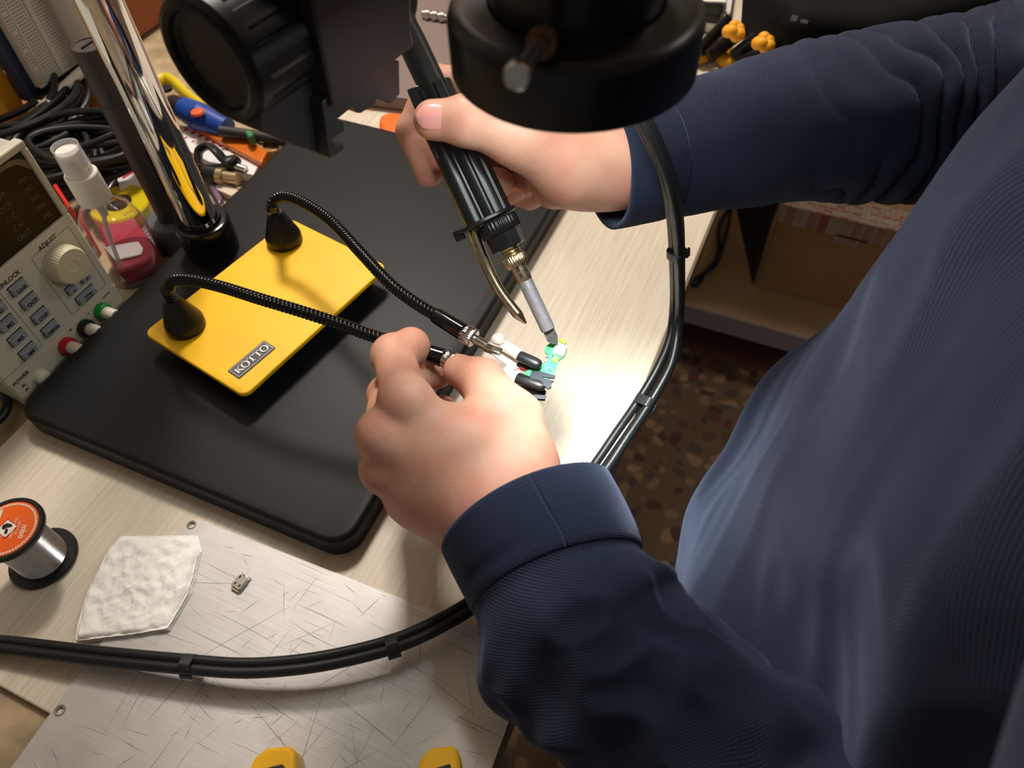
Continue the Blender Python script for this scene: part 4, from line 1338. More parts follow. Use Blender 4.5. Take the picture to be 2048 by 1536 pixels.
# red and white cartons behind the post
quad_thing('medicine_box', 'red and white small carton lying left of the grey post under the cables', 'carton', ((225, 330), (262, 318), (284, 345), (240, 378)), SZ0, 0.016, mat('carton_white', (226, 224, 226), 0.5))
o = bpy.data.objects['medicine_box']
quad_thing('red_panel', '', '', ((233, 330), (258, 322), (273, 340), (246, 357)), 0.0161, 0.0166, mat('carton_red', (214, 24, 62), 0.45), parent=o, bev=0)
quad_thing('candy_packet', 'bright red packet poking out beside the grey post above the cables', 'packet', ((205, 228), (228, 236), (262, 300), (222, 300)), SZ0, 0.02, mat('packet_red', (226, 32, 62), 0.4), bev=0.002)
o = bpy.data.objects['candy_packet']
quad_thing('packet_stripe', '', '', ((214, 250), (236, 262), (244, 276), (224, 268)), 0.0201, 0.0206, m_cap, parent=o, bev=0)
quad_thing('red_strip', 'long thin red strip lying between the power supply and the spray bottle', 'strip', ((104, 370), (112, 366), (140, 410), (136, 416)), SZ0, 0.05, mat('strip_red', (206, 44, 38), 0.4))
quad_thing('cable_tie_bag', 'dark clear-edged bag of small parts under the black cables', 'bag', ((150, 330), (225, 310), (240, 350), (215, 385), (170, 372)), SZ0, 0.012, mat('dark_bag', (52, 36, 38), 0.25, nscale=60, namt=0.4), bev=0.003)

def coil(name, label, px, py, z, r, loops, rad, m, squash=1.0, rot=0.0, tilt=0.0, jitter=0.006, parent_cat='cable', seed=1, grp=None):
    rnd = random.Random(seed)
    c = Zp(px, py, z)
    pts = []
    N = 26
    ph = [rnd.uniform(0, 6.28) for _ in range(4)]
    for i in range(loops * N):
        a = 2 * PI * i / N
        lp = i / N
        rr = r * (1 + 0.13 * math.sin(lp * 2.3 + ph[0])) + jitter * math.sin(a * 2 + lp * 1.9 + ph[1])
        ox = jitter * 1.6 * math.sin(lp * 3.1 + ph[2])
        oy = jitter * 1.2 * math.cos(lp * 2.2 + ph[3])
        zz = z - 0.004 + 0.010 * (0.5 + 0.5 * math.sin(lp * 2.7 + a + ph[1])) + 0.0012 * lp * 2
        p = Vector((rr * math.cos(a) + ox, rr * squash * math.sin(a) + oy, 0))
        p.rotate(Matrix.Rotation(rot, 3, 'Z'))
        p.z = p.x * tilt
        pts.append(Vector((c.x, c.y, zz)) + p)
    o = MB().tube(resample(catmull(pts, 3), 0.003), rad, 10).build(name, m)
    tag(o, label, parent_cat, grp)
    return o

def braid_mat(name, c1, c2, sc):
    m = mat(name, c1, 0.6)
    nt, b = nodes(m)
    tc = nt.nodes.new('ShaderNodeTexCoord')
    v = nt.nodes.new('ShaderNodeTexVoronoi')
    v.inputs['Scale'].default_value = sc
    nt.links.new(tc.outputs['Object'], v.inputs['Vector'])
    r = nt.nodes.new('ShaderNodeValToRGB')
    r.color_ramp.elements[0].color = (*s2l(c2), 1)
    r.color_ramp.elements[1].color = (*s2l(c1), 1)
    r.color_ramp.elements[0].position = 0.25
    r.color_ramp.elements[1].position = 0.5
    nt.links.new(v.outputs['Distance'], r.inputs['Fac'])
    nt.links.new(r.outputs['Color'], b.inputs['Base Color'])
    return m
m_cblk = mat('cable_black', (26, 26, 28), 0.42)
coil('coiled_cable', 'thick coil of thin black cable behind the power supply', 40, 252, 0.02, 0.062, 15, 0.0033, m_cblk, 0.95, 0.3, seed=3)
coil('coiled_cable', 'big loose black cable loop rising above the coil at the left frame edge', 40, 238, 0.045, 0.058, 2, 0.0032, m_cblk, 0.9, 0.2, tilt=-0.12, seed=9, jitter=0.003)
coil('braided_cable', 'grey-blue braided cable coil around the black cables', 95, 255, 0.016, 0.088, 5, 0.0038, braid_mat('braid_blue', (60, 78, 92), (24, 28, 34), 900), 0.82, 0.5, seed=5, jitter=0.004)
coil('coiled_cable', 'flattened bundle of black cable running beside the spray pump to the grey post', 190, 318, 0.026, 0.055, 11, 0.0032, m_cblk, 0.5, 0.55, seed=12)
coil('coiled_cable', 'dark low coil of cable between the power supply top and spray pump', 100, 340, 0.018, 0.045, 10, 0.0030, m_cblk, 0.9, 0.1, seed=21)
XB_ = -0.70
tag(MB().tube(resample(catmull([Zp(60, 240, 0.012), Xp(84, 218, XB_ + 0.02), Xp(110, 192, XB_ + 0.016), Xp(140, 165, XB_ + 0.014), Xp(175, 135, XB_ + 0.014), Xp(230, 105, XB_ + 0.014)], 8), 0.004), 0.0052, 16).build('white_cable', mat('cable_white', (226, 222, 212), 0.45)), 'thick white cable running past the foot of the white breadboard', 'cable')
tag(MB().tube(resample(catmull([Zp(128, 195, 0.006), Zp(160, 178, 0.006), Zp(185, 160, 0.006), Zp(240, 130, 0.006)], 8), 0.004), 0.0042, 12).build('black_cable', m_cblk), 'straight black cable on the stone behind the grey post', 'cable')

# breadboard standing at the back, with blue-backed frame
XB = -0.70
bb = thing('breadboard', 'white electronics breadboard standing upright at the back left', 'breadboard', tuple(Xp(110, 150, XB)))
q_bl, q_br, q_tl, q_tr = Xp(84, 178, XB), Xp(172, 116, XB), Xp(-10, 35, XB), Xp(95, -8, XB)
by0_, by1_, bz0_, bz1_ = q_bl.y, q_br.y + 0.002, min(q_bl.z, q_br.z), q_bl.z + 0.165
MBB = frame((XB, 0, 0), (0, 1, 0), (1, 0, 0))
MB().prism([(by0_, bz0_), (by1_, bz0_), (by1_, bz1_), (by0_, bz1_)], -0.009, 0, MBB).build('board', mat('breadboard_white', (214, 212, 202), 0.5), bb, bev=0.0006)
hm = MB()
wbb = by1_ - by0_
cols = [0.06, 0.10] + [0.20 + 0.045 * i for i in range(5)] + [0.55 + 0.045 * i for i in range(5)] + [0.88, 0.93]
for i, cx_ in enumerate(cols):
    for j in range(56):
        if i in (0, 1, 12, 13) and j % 6 == 5:
            continue
        zz = bz0_ + 0.004 + j * 0.0029
        if zz < bz1_ - 0.003:
            hm.box((by0_ + cx_ * wbb, zz, 0.0001), (0.0011, 0.0011, 0.0002), MBB)
hm.build('contact_holes', mat('hole_grey', (86, 86, 80), 0.6), bb, smooth=False)
st = MB()
st.box((by0_ + 0.025 * wbb, (bz0_ + bz1_) / 2, 0.0001), (0.0006, bz1_ - bz0_ - 0.006, 0.0002), MBB)
st.box((by0_ + 0.965 * wbb - 0.006 * 2, (bz0_ + bz1_) / 2, 0.0001), (0.0006, bz1_ - bz0_ - 0.006, 0.0002), MBB)
st.build('red_line', mat('rail_red', (200, 120, 116), 0.5), bb, smooth=False)
st = MB()
st.box((by0_ + 0.14 * wbb, (bz0_ + bz1_) / 2, 0.0001), (0.0006, bz1_ - bz0_ - 0.006, 0.0002), MBB)
st.box((by0_ + 0.975 * wbb, (bz0_ + bz1_) / 2, 0.0001), (0.0006, bz1_ - bz0_ - 0.006, 0.0002), MBB)
st.build('blue_line', mat('rail_blue', (130, 160, 170), 0.5), bb, smooth=False)
MB().box(((by0_ + by1_) / 2 - 0.004, (bz0_ + bz1_) / 2, -0.0005), (0.0022, bz1_ - bz0_, 0.0014), MBB).build('centre_groove', mat('groove', (176, 174, 164), 0.6), bb)
# navy box behind / left
tag(MB().box((XB - 0.0165, (by0_ + by1_) / 2 - 0.008, (bz1_ + bz0_) / 2 - 0.004), (0.013, wbb + 0.008, bz1_ - bz0_ + 0.012)).build('navy_box', mat('navy_card', (48, 58, 92), 0.5), bev=0.001), 'navy blue box standing behind the white breadboard', 'box')
tag(MB().box((-0.775, by0_ - 0.062, 0.155), (0.09, 0.11, 0.26)).build('yellow_box', mat('amber_card', (252, 184, 52), 0.5), bev=0.002), 'amber yellow box standing at the far left behind the cables', 'box')
tag(MB().box((-0.715, by0_ - 0.055, 0.0105), (0.10, 0.13, 0.03)).build('wooden_block', mat('tan_block', (176, 128, 84), 0.6, nscale=30, namt=0.1), bev=0.001), 'tan wooden block lying below the amber yellow box at the left edge', 'block')
tag(MB().box((-0.725, Xp(126, 30, -0.70).y + 0.004, 0.13), (0.03, 0.022, 0.27)).build('orange_folder', mat('orange_card', (246, 170, 40), 0.5), bev=0.001), 'orange-yellow folder standing behind the right edge of the breadboard', 'folder')
rc_ = Xp(158, 40, -0.69)
tag(MB().cyl((-0.69, rc_.y, -0.0045), (-0.692, rc_.y, 0.24), 0.017, seg=48).build('paper_roll', mat('roll_white', (222, 216, 208), 0.6)), 'white cylinder standing between the orange folder and chrome column', 'roll')
rb = Xp(305, 30, -0.72)
tag(MB().box((-0.81, rb.y + 0.045, 0.10), (0.08, 0.07, 0.20)).build('brown_box', mat('russet_card', (150, 84, 42), 0.55), bev=0.002), 'russet brown box standing right of the chrome column top', 'box')

# right of the column
cu_ = thing('utility_knife', 'yellow-handled utility knife between chrome column and focus knob', 'knife', tuple(Zp(350, 180, 0.0)))
kp = [Zp(x, y, 0.012) for x, y in ((318, 168), (334, 160), (350, 168), (368, 186), (392, 206), (420, 222))]
MB().tube(resample(catmull(kp, 8), 0.003), 0.0085, 14, flat=0.6, up=(0, 0, 1)).build('handle', mat('knife_yellow', (230, 204, 30), 0.4), cu_)
MB().lathe([(0.0, 0), (0.006, 0), (0.006, 0.003), (0.0, 0.003)], Matrix.Translation(Zp(334, 180, 0.019)), 24, False, False).build('thumb_wheel', m_cblk, cu_)
sd = thing('screwdriver', 'blue screwdriver with orange band and black cap lying under the focus knob', 'screwdriver', tuple(Zp(400, 235, 0.0)))
s0, s1, s2, s3 = Zp(348, 208, 0.02), Zp(368, 218, 0.02), Zp(400, 234, 0.018), Zp(455, 258, 0.014)
MB().cyl(s0, s1, 0.0095, 0.0105).build('cap', m_cblk, sd)
MB().cyl(s1, s2, 0.012, 0.0145).cyl(s2, s3, 0.0145, 0.011).build('handle', mat('driver_blue', (24, 70, 160), 0.35), sd)
MB().lathe([(0.0, 0), (0.007, 0), (0.006, 0.002), (0.0, 0.0026)], Matrix.Translation(Zp(395, 226, 0.031)), 24, False, False).build('grip_inlay', mat('inlay_orange', (226, 96, 46), 0.45), sd)
MB().cyl(s3, Zp(530, 288, 0.012), 0.0032).build('shaft', M_steel, sd)
ob_ = quad_thing('orange_ruler', 'flat orange plastic ruler under the focus knob', 'ruler', ((380, 250), (440, 250), (536, 300), (522, 326)), SZ0, 0.012, mat('amber_plastic', (206, 104, 12), 0.3, coat=0.3), bev=0.001)
wdt = quad_thing('dotted_card', 'white card with a row of red dots beside the chrome column', 'card', ((350, 250), (378, 252), (520, 325), (506, 350), (430, 330), (375, 300)), SZ0, 0.006, mat('card_white', (232, 230, 232), 0.5), bev=0.0004)
dt = MB()
for i in range(9):
    p = Zp(372 + i * 14, 259 + i * 6.4, 0.0062)
    dt.lathe([(0.0, 0), (0.0027, 0)], Matrix.Translation(p), 16, False, False)
for i in range(7):
    p = Zp(372 + i * 14, 275 + i * 7.5, 0.0062)
    dt.lathe([(0.0, 0), (0.0016, 0)], Matrix.Translation(p), 12, False, False)
dt.build('red_dots', mat('dot_red', (206, 50, 54), 0.5), wdt, smooth=False)
tag(MB().tube(resample(catmull([Zp(398, 330, 0.012), Zp(398, 302, 0.02), Zp(418, 292, 0.024), Zp(436, 306, 0.022), Zp(450, 320, 0.016), Zp(474, 318, 0.014), Zp(462, 332, 0.012), Zp(430, 340, 0.01), Zp(402, 338, 0.01)], 8), 0.003), 0.007, 12, flat=0.5, up=(0, 0, 1)).build('velcro_strap', m_cblk), 'black curled strap lying on the white dotted card', 'strap')
bq = thing('brass_connector', 'brass threaded connector lying at the far left edge of the base plate', 'connector', tuple(Zp(460, 355, 0.0)))
MB().cyl(Zp(412, 346, 0.008), Zp(438, 352, 0.008), 0.0085).build('sleeve', m_cblk, bq)
MB().lathe([(0.0, 0), (0.0085, 0), (0.0085, 0.006), (0.006, 0.0065), (0.006, 0.02), (0.0, 0.02)], frame(Zp(438, 352, 0.008), (0, 0, 1), Zp(490, 360, 0.008) - Zp(438, 352, 0.008)), 28, False, False).build('thread', M_brass, bq, angle=30)
tag(MB().cyl(Zp(450, 326, 0.012), Zp(492, 340, 0.008), 0.004).build('metal_pin', M_steel), 'bright metal pin beside the black strap', 'pin')
quad_thing('white_scraper', 'pale plastic scraper lying beside the base plate below the brass connector', 'scraper', ((420, 372), (450, 366), (478, 380), (462, 392)), SZ0, 0.003, mat('ivory', (216, 202, 178), 0.5))
quad_thing('crisp_packet', 'shiny violet packet corner at the foot of the chrome column', 'packet', ((418, 372), (428, 366), (444, 396), (438, 408)), SZ0, 0.004, mat('packet_violet', (150, 120, 160), 0.2, 0.6))
tag(MB().tube(resample(catmull([Zp(440, 262, 0.02), Zp(485, 268, 0.018), Zp(540, 276, 0.016), Zp(600, 290, 0.01)], 8), 0.004), 0.0055, 12).build('green_wire_bundle', mat('dark_cord', (46, 48, 44), 0.5)), 'dark cord passing under the focus knob', 'cord')
quad_thing('green_plug', 'small green plastic plug under the focus knob', 'cap', ((488, 260), (500, 258), (508, 268), (496, 274)), 0.015, 0.026, mat('cap_green', (60, 130, 70), 0.5), bev=0.002)
quad_thing('parts_tin', 'small dull metal tin behind the base plate under the dovetail rack', 'tin', ((520, 262), (560, 262), (556, 300), (528, 306)), SZ0, 0.01, mat('dull_brass', (150, 120, 84), 0.4, 0.6, nscale=120, namt=0.5))

# upper middle : grey-brown laptop case with hinge, orange object
lp = thing('laptop', 'grey-brown metal laptop lid lying beyond the base plate behind the ring light', 'laptop', tuple(Zp(860, 90, 0.0)))
quad_thing('lid', '', '', ((660, 178), (930, 212), (1060, -120), (760, -160)), 0.0006, 0.016, mat('taupe_metal', (128, 112, 106), 0.5, 0.2), bev=0.002, parent=lp)
h0, h1 = Zp(846, 28, 0.020), Zp(895, 36, 0.020)
hg = MB().cyl(h0, h1, 0.0046)
for i in range(3):
    hg.cyl(h0.lerp(h1, 0.15 + 0.3 * i), h0.lerp(h1, 0.3 + 0.3 * i), 0.0062)
hg.build('hinge', M_chrome, lp, label='shiny hinge barrel')
quad_thing('orange_case', 'bright orange plastic piece at the back corner of the base plate', 'case', ((760, 232), (775, 224), (815, 226), (815, 275), (764, 262), (757, 245)), 0.0004, 0.014, mat('vivid_orange', (250, 112, 16), 0.4), bev=0.003)

# upper right : white tray with black tool, clamps, black bag
tr = thing('component_tray', 'white tray holding black tools at the top right of the desk', 'tray', tuple(Zp(1380, 20, 0.0)))
quad_thing('tray', '', '', ((1250, 18), (1444, 50), (1462, 22), (1470, -30), (1260, -60)), 0.0006, 0.012, mat('tray_white', (214, 214, 206), 0.45), bev=0.001, parent=tr)
quad_thing('tray_content', '', '', ((1256, 4), (1440, 32), (1452, -2), (1452, -40), (1260, -58)), 0.0122, 0.022, M_satin, bev=0.002, parent=tr)
quad_thing('tool_blade', '', '', ((1400, -6), (1452, -2), (1452, 4), (1404, 2)), 0.0222, 0.025, M_white, bev=0.0005, parent=tr)

def clamp(p, q, tipc, pad, label):
    c = Zp(*tipc, 0.02)
    t = thing('spring_clamp', label, 'clamp', (c.x, c.y, 0.0), 'spring clamps at the far end of the desk')
    a, b_ = Zp(*p, 0.016), Zp(*q, 0.036)
    MB().tube(resample([a, b_], 0.006), 0.010, 12, flat=0.6, up=(0, 0, 1)).build('handle', M_satin, t)
    a2, b2_ = a + Vector((0.012, -0.006, 0.0)), b_ + Vector((0.02, -0.012, 0))
    MB().tube(resample([a2, b2_], 0.006), 0.009, 12, flat=0.6, up=(0, 0, 1)).build('handle', M_satin, t)
    cc_ = Zp(*tipc, 0.045)
    bm_ = MB()
    for k in range(7):
        bm_.ball(cc_ + Vector((0.006 * math.cos(k * 0.9), 0.006 * math.sin(k * 0.9), 0.002 * (k % 3))), 0.0065, 8)
    bm_.build('spring_cap', mat('orange_tip', (244, 170, 22), 0.5), t)
    pd_ = [Zp(x, y, 0.008) for x, y in pad]
    MB().tube(resample(catmull(pd_, 6), 0.004), 0.0072, 12).build('jaw_pad', mat('amber_pad', (214, 152, 14), 0.5), t)
clamp((1398, 104), (1458, 42), (1467, 66), ((1388, 116), (1406, 113), (1430, 101)), 'black spring clamp with yellow pads, left one nearest the ring light')
clamp((1468, 116), (1518, 78), (1526, 90), ((1462, 106), (1446, 114), (1452, 124), (1468, 126), (1486, 116)), 'black spring clamp with yellow pads, second one beside the black bag')
bgp = Zp(1512, -10, 0.10)
bag = thing('black_bag', 'large black bag at the far end of the desk beyond the right sleeve', 'bag', (bgp.x + 0.3, bgp.y + 0.2, 0))
lo_b = [Zp(1488, 34, 0.0), Zp(1470, -70, 0.0)]
MB().prism([tuple(Zp(x, y, 0.02).xy) for x, y in ((1482, 44), (1560, 140), (1720, 160), (2080, 60), (2000, -260), (1500, -260))], 0.0006, 0.08).build('bag_body', mat('bag_fabric', (9, 9, 9), 0.8, spec=0.2, bscale=60, bstr=0.4, bdist=0.004), bag, bev=0.02, bseg=4)
lgp = Zp(1588, 38, 0.0805)
MB().box((lgp.x, lgp.y, 0.081), (0.006, 0.012, 0.001)).box((lgp.x + 0.010, lgp.y - 0.003, 0.081), (0.007, 0.007, 0.001)).build('emblem', mat('emblem_grey', (48, 47, 47), 0.5), bag)

# ------------------------------------------------------------------ signed-distance modelling of the skin
class Field:
    def __init__(s, lo_, hi_, h):
        s.lo = np.array(lo_, dtype=np.float64)
        s.h = h
        s.n = np.ceil((np.array(hi_) - s.lo) / h).astype(int) + 1
        s.F = np.full(s.n, 0.05, dtype=np.float32)

    def like(s):
        g = Field.__new__(Field)
        g.lo, g.h, g.n = s.lo, s.h, s.n
        g.F = np.full(s.n, 0.05, dtype=np.float32)
        return g

    def sub(s, lo_, hi_):
        a = np.clip(np.floor((np.array(lo_) - s.lo) / s.h).astype(int), 0, s.n)
        b_ = np.clip(np.ceil((np.array(hi_) - s.lo) / s.h).astype(int) + 1, 0, s.n)
        sl = tuple(slice(a[i], b_[i]) for i in range(3))
        ax_ = [s.lo[i] + s.h * np.arange(a[i], b_[i]) for i in range(3)]
        return sl, np.stack(np.meshgrid(*ax_, indexing='ij'), -1)

    @staticmethod
    def smin(a, b_, k):
        h_ = np.clip(0.5 + 0.5 * (b_ - a) / k, 0, 1)
        return b_ * (1 - h_) + a * h_ - k * h_ * (1 - h_)

    def put(s, d, sl, k, op='u'):
        if op == 'u':
            s.F[sl] = s.smin(s.F[sl], d, k)
        else:
            s.F[sl] = -s.smin(-s.F[sl], d, k)

    def cap(s, a, b_, ra, rb, k=0.004, op='u', flat=None):
        a, b_ = np.array(a, dtype=float), np.array(b_, dtype=float)
        m_ = max(ra, rb) + 0.02
        sl, P = s.sub(np.minimum(a, b_) - m_, np.maximum(a, b_) + m_)
        if P.size == 0:
            return s
        ab = b_ - a
        t = np.clip(((P - a) @ ab) / (ab @ ab + 1e-12), 0, 1)
        Q = P - a - t[..., None] * ab
        if flat is not None:
            n_, f_ = np.array(flat[0], dtype=float), flat[1]
            n_ = n_ / np.linalg.norm(n_)
            Q = Q + ((Q @ n_) * (f_ - 1))[..., None] * n_
        d = np.linalg.norm(Q, axis=-1) - (ra + (rb - ra) * t)
        s.put(d, sl, k, op)
        return s

    def chain(s, pts, rs, k=0.004):
        for i in range(len(pts) - 1):
            s.cap(pts[i], pts[i + 1], rs[i], rs[i + 1], k)
        return s

    def join(s, o, k):
        s.F = s.smin(s.F, o.F, k)
        return s

    def mesh(s):
        """surface nets"""
        F = s.F
        ins = F < 0
        nx, ny, nz = F.shape
        acc = np.zeros((nx - 1, ny - 1, nz - 1, 3), dtype=np.float32)
        cnt = np.zeros((nx - 1, ny - 1, nz - 1), dtype=np.float32)
        rng = [(0, 0), (0, 1), (1, 0), (1, 1)]
        for axis in range(3):
            o1, o2 = [i for i in range(3) if i != axis]
            for u, v in rng:
                st = [0, 0, 0]
                st[o1], st[o2] = u, v
                sl0 = tuple(slice(st[i], st[i] + F.shape[i] - 1) for i in range(3))
                st1 = list(st)
                st1[axis] = 1
                sl1 = tuple(slice(st1[i], st1[i] + F.shape[i] - 1) for i in range(3))
                A, B = F[sl0], F[sl1]
                cr = (A < 0) != (B < 0)
                t = np.where(cr, A / np.where(cr, A - B, 1), 0)
                for i in range(3):
                    val = t if i == axis else float(st[i])
                    acc[..., i] += np.where(cr, val, 0)
                cnt += cr
        act = cnt > 0
        idx = np.full(act.shape, -1, dtype=np.int64)
        idx[act] = np.arange(act.sum())
        gi = np.argwhere(act)
        V = s.lo + s.h * (gi + acc[act] / cnt[act][:, None])
        faces = []
        for axis in range(3):
            o1, o2 = [(1, 2), (2, 0), (0, 1)][axis]
            sl0 = [slice(None)] * 3
            sl1 = [slice(None)] * 3
            sl0[axis], sl1[axis] = slice(0, -1), slice(1, None)
            cr = ins[tuple(sl0)] != ins[tuple(sl1)]
            c = np.argwhere(cr)
            c = c[(c[:, o1] > 0) & (c[:, o2] > 0) & (c[:, o1] < F.shape[o1] - 1) & (c[:, o2] < F.shape[o2] - 1)]
            sgn = ins[tuple(sl0)][tuple(c.T)]

            def g(du, dv):
                q = c.copy()
                q[:, o1] -= du
                q[:, o2] -= dv
                return idx[tuple(q.T)]
            quad = np.stack([g(0, 0), g(1, 0), g(1, 1), g(0, 1)], 1)
            quad[~sgn] = quad[~sgn][:, ::-1]
            faces.append(quad)
        return V, np.concatenate(faces)

def smooth_mesh(V, Fq, it=2, lam=0.5):
    E_ = np.concatenate([Fq[:, [0, 1]], Fq[:, [1, 2]], Fq[:, [2, 3]], Fq[:, [3, 0]]])
    E_ = np.unique(np.sort(E_, 1), axis=0)
    for k in range(it * 2):
        S = np.zeros_like(V)
        n = np.zeros(len(V))
        for i in range(3):
            S[:, i] = np.bincount(E_[:, 0], V[E_[:, 1], i], len(V)) + np.bincount(E_[:, 1], V[E_[:, 0], i], len(V))
        n = np.bincount(E_[:, 0], minlength=len(V)) + np.bincount(E_[:, 1], minlength=len(V))
        L_ = S / np.maximum(n, 1)[:, None] - V
        V = V + (lam if k % 2 == 0 else -lam * 1.03) * L_
    return V

HR = 0.0011
# ---- left hand (near hand, gripping the lower arm's connector)
LWR = W(1008, 1012, 0.392)
L = {}
L['im'], L['mm'], L['rm'], L['pm'] = W(812, 800, 0.392), W(768, 872, 0.393), W(772, 940, 0.402), W(815, 995, 0.416)
L['ip'], L['id'], L['it'] = W(787, 712, 0.428), W(822, 692, 0.436), W(838, 712, 0.450)
L['mp'], L['md'], L['mt'] = W(775, 790, 0.440), W(835, 752, 0.452), W(876, 750, 0.458)
L['rp'], L['rd'], L['rt'] = W(790, 860, 0.452), W(852, 830, 0.466), W(886, 815, 0.458)
L['pp'], L['pd'], L['pt'] = W(830, 925, 0.455), W(880, 905, 0.468), W(905, 880, 0.46)
L['tc'], L['tm'], L['ti'], L['tt'] = W(1040, 930, 0.402), W(1028, 838, 0.412), W(962, 762, 0.424), W(920, 742, 0.432)
f = Field((min(p.x for p in L.values()) - 0.04, min(p.y for p in L.values()) - 0.16, 0.0), (max(p.x for p in L.values()) + 0.12, max(p.y for p in L.values()) + 0.035, 0.2), HR)
hs = {}
f.F[:] = 0.05
# fingers
fing = f.like()
for i, (a, b_, c, d_, rs) in enumerate((('im', 'ip', 'id', 'it', (0.0128, 0.0118, 0.0106, 0.0092)), ('mm', 'mp', 'md', 'mt', (0.0118, 0.0108, 0.0096, 0.0086)), ('rm', 'rp', 'rd', 'rt', (0.0112, 0.0102, 0.0092, 0.008)), ('pm', 'pp', 'pd', 'pt', (0.0102, 0.009, 0.0082, 0.0072)))):
    g = f.like()
    g.chain([L[a], L[b_], L[c], L[d_]], rs, 0.003)
    g.cap(L[b_], L[b_], rs[1] + 0.0008, rs[1] + 0.0008, 0.004)
    fing.join(g, 0.0016)
# palm
wl = LWR
palm = f.like()
for a, r0_, r1_ in (('im', 0.0185, 0.0125), ('mm', 0.0195, 0.0130), ('rm', 0.0185, 0.0125), ('pm', 0.017, 0.0115)):
    o_ = {'im': (-0.012, 0.010, -0.004), 'mm': (-0.004, 0.003, 0.0), 'rm': (0.002, -0.006, -0.003), 'pm': (0.006, -0.014, -0.008)}[a]
    palm.cap(wl + Vector(o_), L[a], r0_, r1_, 0.012)
palm.cap(L['im'].lerp(wl, 0.35) + Vector((0.004, 0.0, -0.012)), L['tc'], 0.017, 0.019, 0.014)
palm.cap(L['mm'].lerp(wl, 0.4) + Vector((0.0, 0.0, -0.016)), wl + Vector((0, 0, -0.012)), 0.018, 0.018, 0.014)
palm.cap(L['rm'].lerp(wl, 0.3) + Vector((0.0, 0.0, -0.016)), wl + Vector((0, -0.006, -0.014)), 0.018, 0.018, 0.014)
# knuckles
for a, r in (('im', 0.0128), ('mm', 0.0132), ('rm', 0.0122)):
    palm.cap(L[a], L[a] + (L[a] - wl).normalized() * 0.002, r, r, 0.006)
th = f.like()
th.chain([L['tc'], L['tm'], L['ti'], L['tt']], (0.0195, 0.0155, 0.0124, 0.0100), 0.006)
palm.join(th, 0.010)
# web between thumb and index
palm.cap(L['tm'].lerp(L['im'], 0.25), L['tc'].lerp(L['im'], 0.45), 0.0125, 0.015, 0.014)
# wrist + forearm
fdir = (W(1500, 1480, 0.345) - wl).normalized()
palm.cap(wl, wl + fdir * 0.08, 0.0285, 0.026, 0.014, flat=((0.25, -0.1, 1.0), 1.22))
f.join(palm, 0.004)
f.F = Field.smin(palm.F, fing.F, 0.0045)
VL, FL = f.mesh()
VL = smooth_mesh(VL, FL, 2)

# ---- right hand (far hand, holding the iron like a pen)
Rr = {}
Rr['w'] = W(1235, 318, 0.425)
Rr['tc'], Rr['tm'], Rr['ti'], Rr['tt'] = W(1150, 325, 0.418), W(1040, 272, 0.398), W(935, 242, 0.386), W(866, 240, 0.388)
Rr['im'], Rr['ip'], Rr['id'], Rr['it'] = W(985, 180, 0.438), W(868, 165, 0.452), W(824, 262, 0.452), W(858, 345, 0.448)
Rr['mm'], Rr['mp'], Rr['md'], Rr['mt'] = W(1010, 235, 0.462), W(880, 270, 0.488), W(935, 352, 0.480), W(1000, 366, 0.458)
Rr['rm'], Rr['rp'], Rr['rd'], Rr['rt'] = W(1050, 290, 0.475), W(950, 340, 0.502), W(1005, 385, 0.490), W(1050, 368, 0.468)
Rr['pm'], Rr['pp'], Rr['pd'], Rr['pt'] = W(1105, 335, 0.475), W(1010, 380, 0.496), W(1060, 392, 0.484), W(1098, 376, 0.468)
Pm = list(Rr.values())
f = Field((min(p.x for p in Pm) - 0.03, min(p.y for p in Pm) - 0.035, min(p.z for p in Pm) - 0.04), (max(p.x for p in Pm) + 0.11, max(p.y for p in Pm) + 0.10, max(p.z for p in Pm) + 0.035), HR)
fing = f.like()
for a, b_, c, d_, rs in (('im', 'ip', 'id', 'it', (0.012, 0.0106, 0.0096, 0.0086)), ('mm', 'mp', 'md', 'mt', (0.012, 0.0106, 0.0096, 0.0088)), ('rm', 'rp', 'rd', 'rt', (0.0115, 0.0102, 0.0092, 0.0082)), ('pm', 'pp', 'pd', 'pt', (0.0105, 0.0092, 0.0084, 0.0074))):
    g = f.like()
    g.chain([Rr[a], Rr[b_], Rr[c], Rr[d_]], rs, 0.003)
    fing.join(g, 0.0014)
palm = f.like()
w_ = Rr['w']
for a, r0_, r1_ in (('im', 0.0185, 0.013), ('mm', 0.0185, 0.0135), ('rm', 0.018, 0.013), ('pm', 0.0175, 0.0125)):
    palm.cap(w_, Rr[a], r0_, r1_, 0.012)
palm.cap(w_, Rr['tc'], 0.020, 0.021, 0.012)
palm.cap(Rr['tc'], Rr['rm'].lerp(Rr['tc'], 0.3), 0.019, 0.016, 0.014)
palm.cap(W(1160, 352, 0.432), W(1110, 372, 0.452), 0.0165, 0.0140, 0.014)
th = f.like()
th.chain([Rr['tc'], Rr['tm'], Rr['ti'], Rr['tt']], (0.0235, 0.0165, 0.0118, 0.0104), 0.006)
th.cap(Rr['ti'], Rr['ti'], 0.0122, 0.0122, 0.004)
palm.join(th, 0.008)
palm.cap(Rr['tm'].lerp(Rr['im'], 0.35), Rr['tc'].lerp(Rr['im'], 0.5), 0.013, 0.016, 0.014)
fdr = (W(1700, 250, 0.50) - w_).normalized()
palm.cap(w_, w_ + fdr * 0.10, 0.0265, 0.032, 0.014, flat=((-0.5, -0.5, 0.6), 1.15))
f.F = Field.smin(palm.F, fing.F, 0.003)
VR, FR = f.mesh()
VR = smooth_mesh(VR, FR, 2)

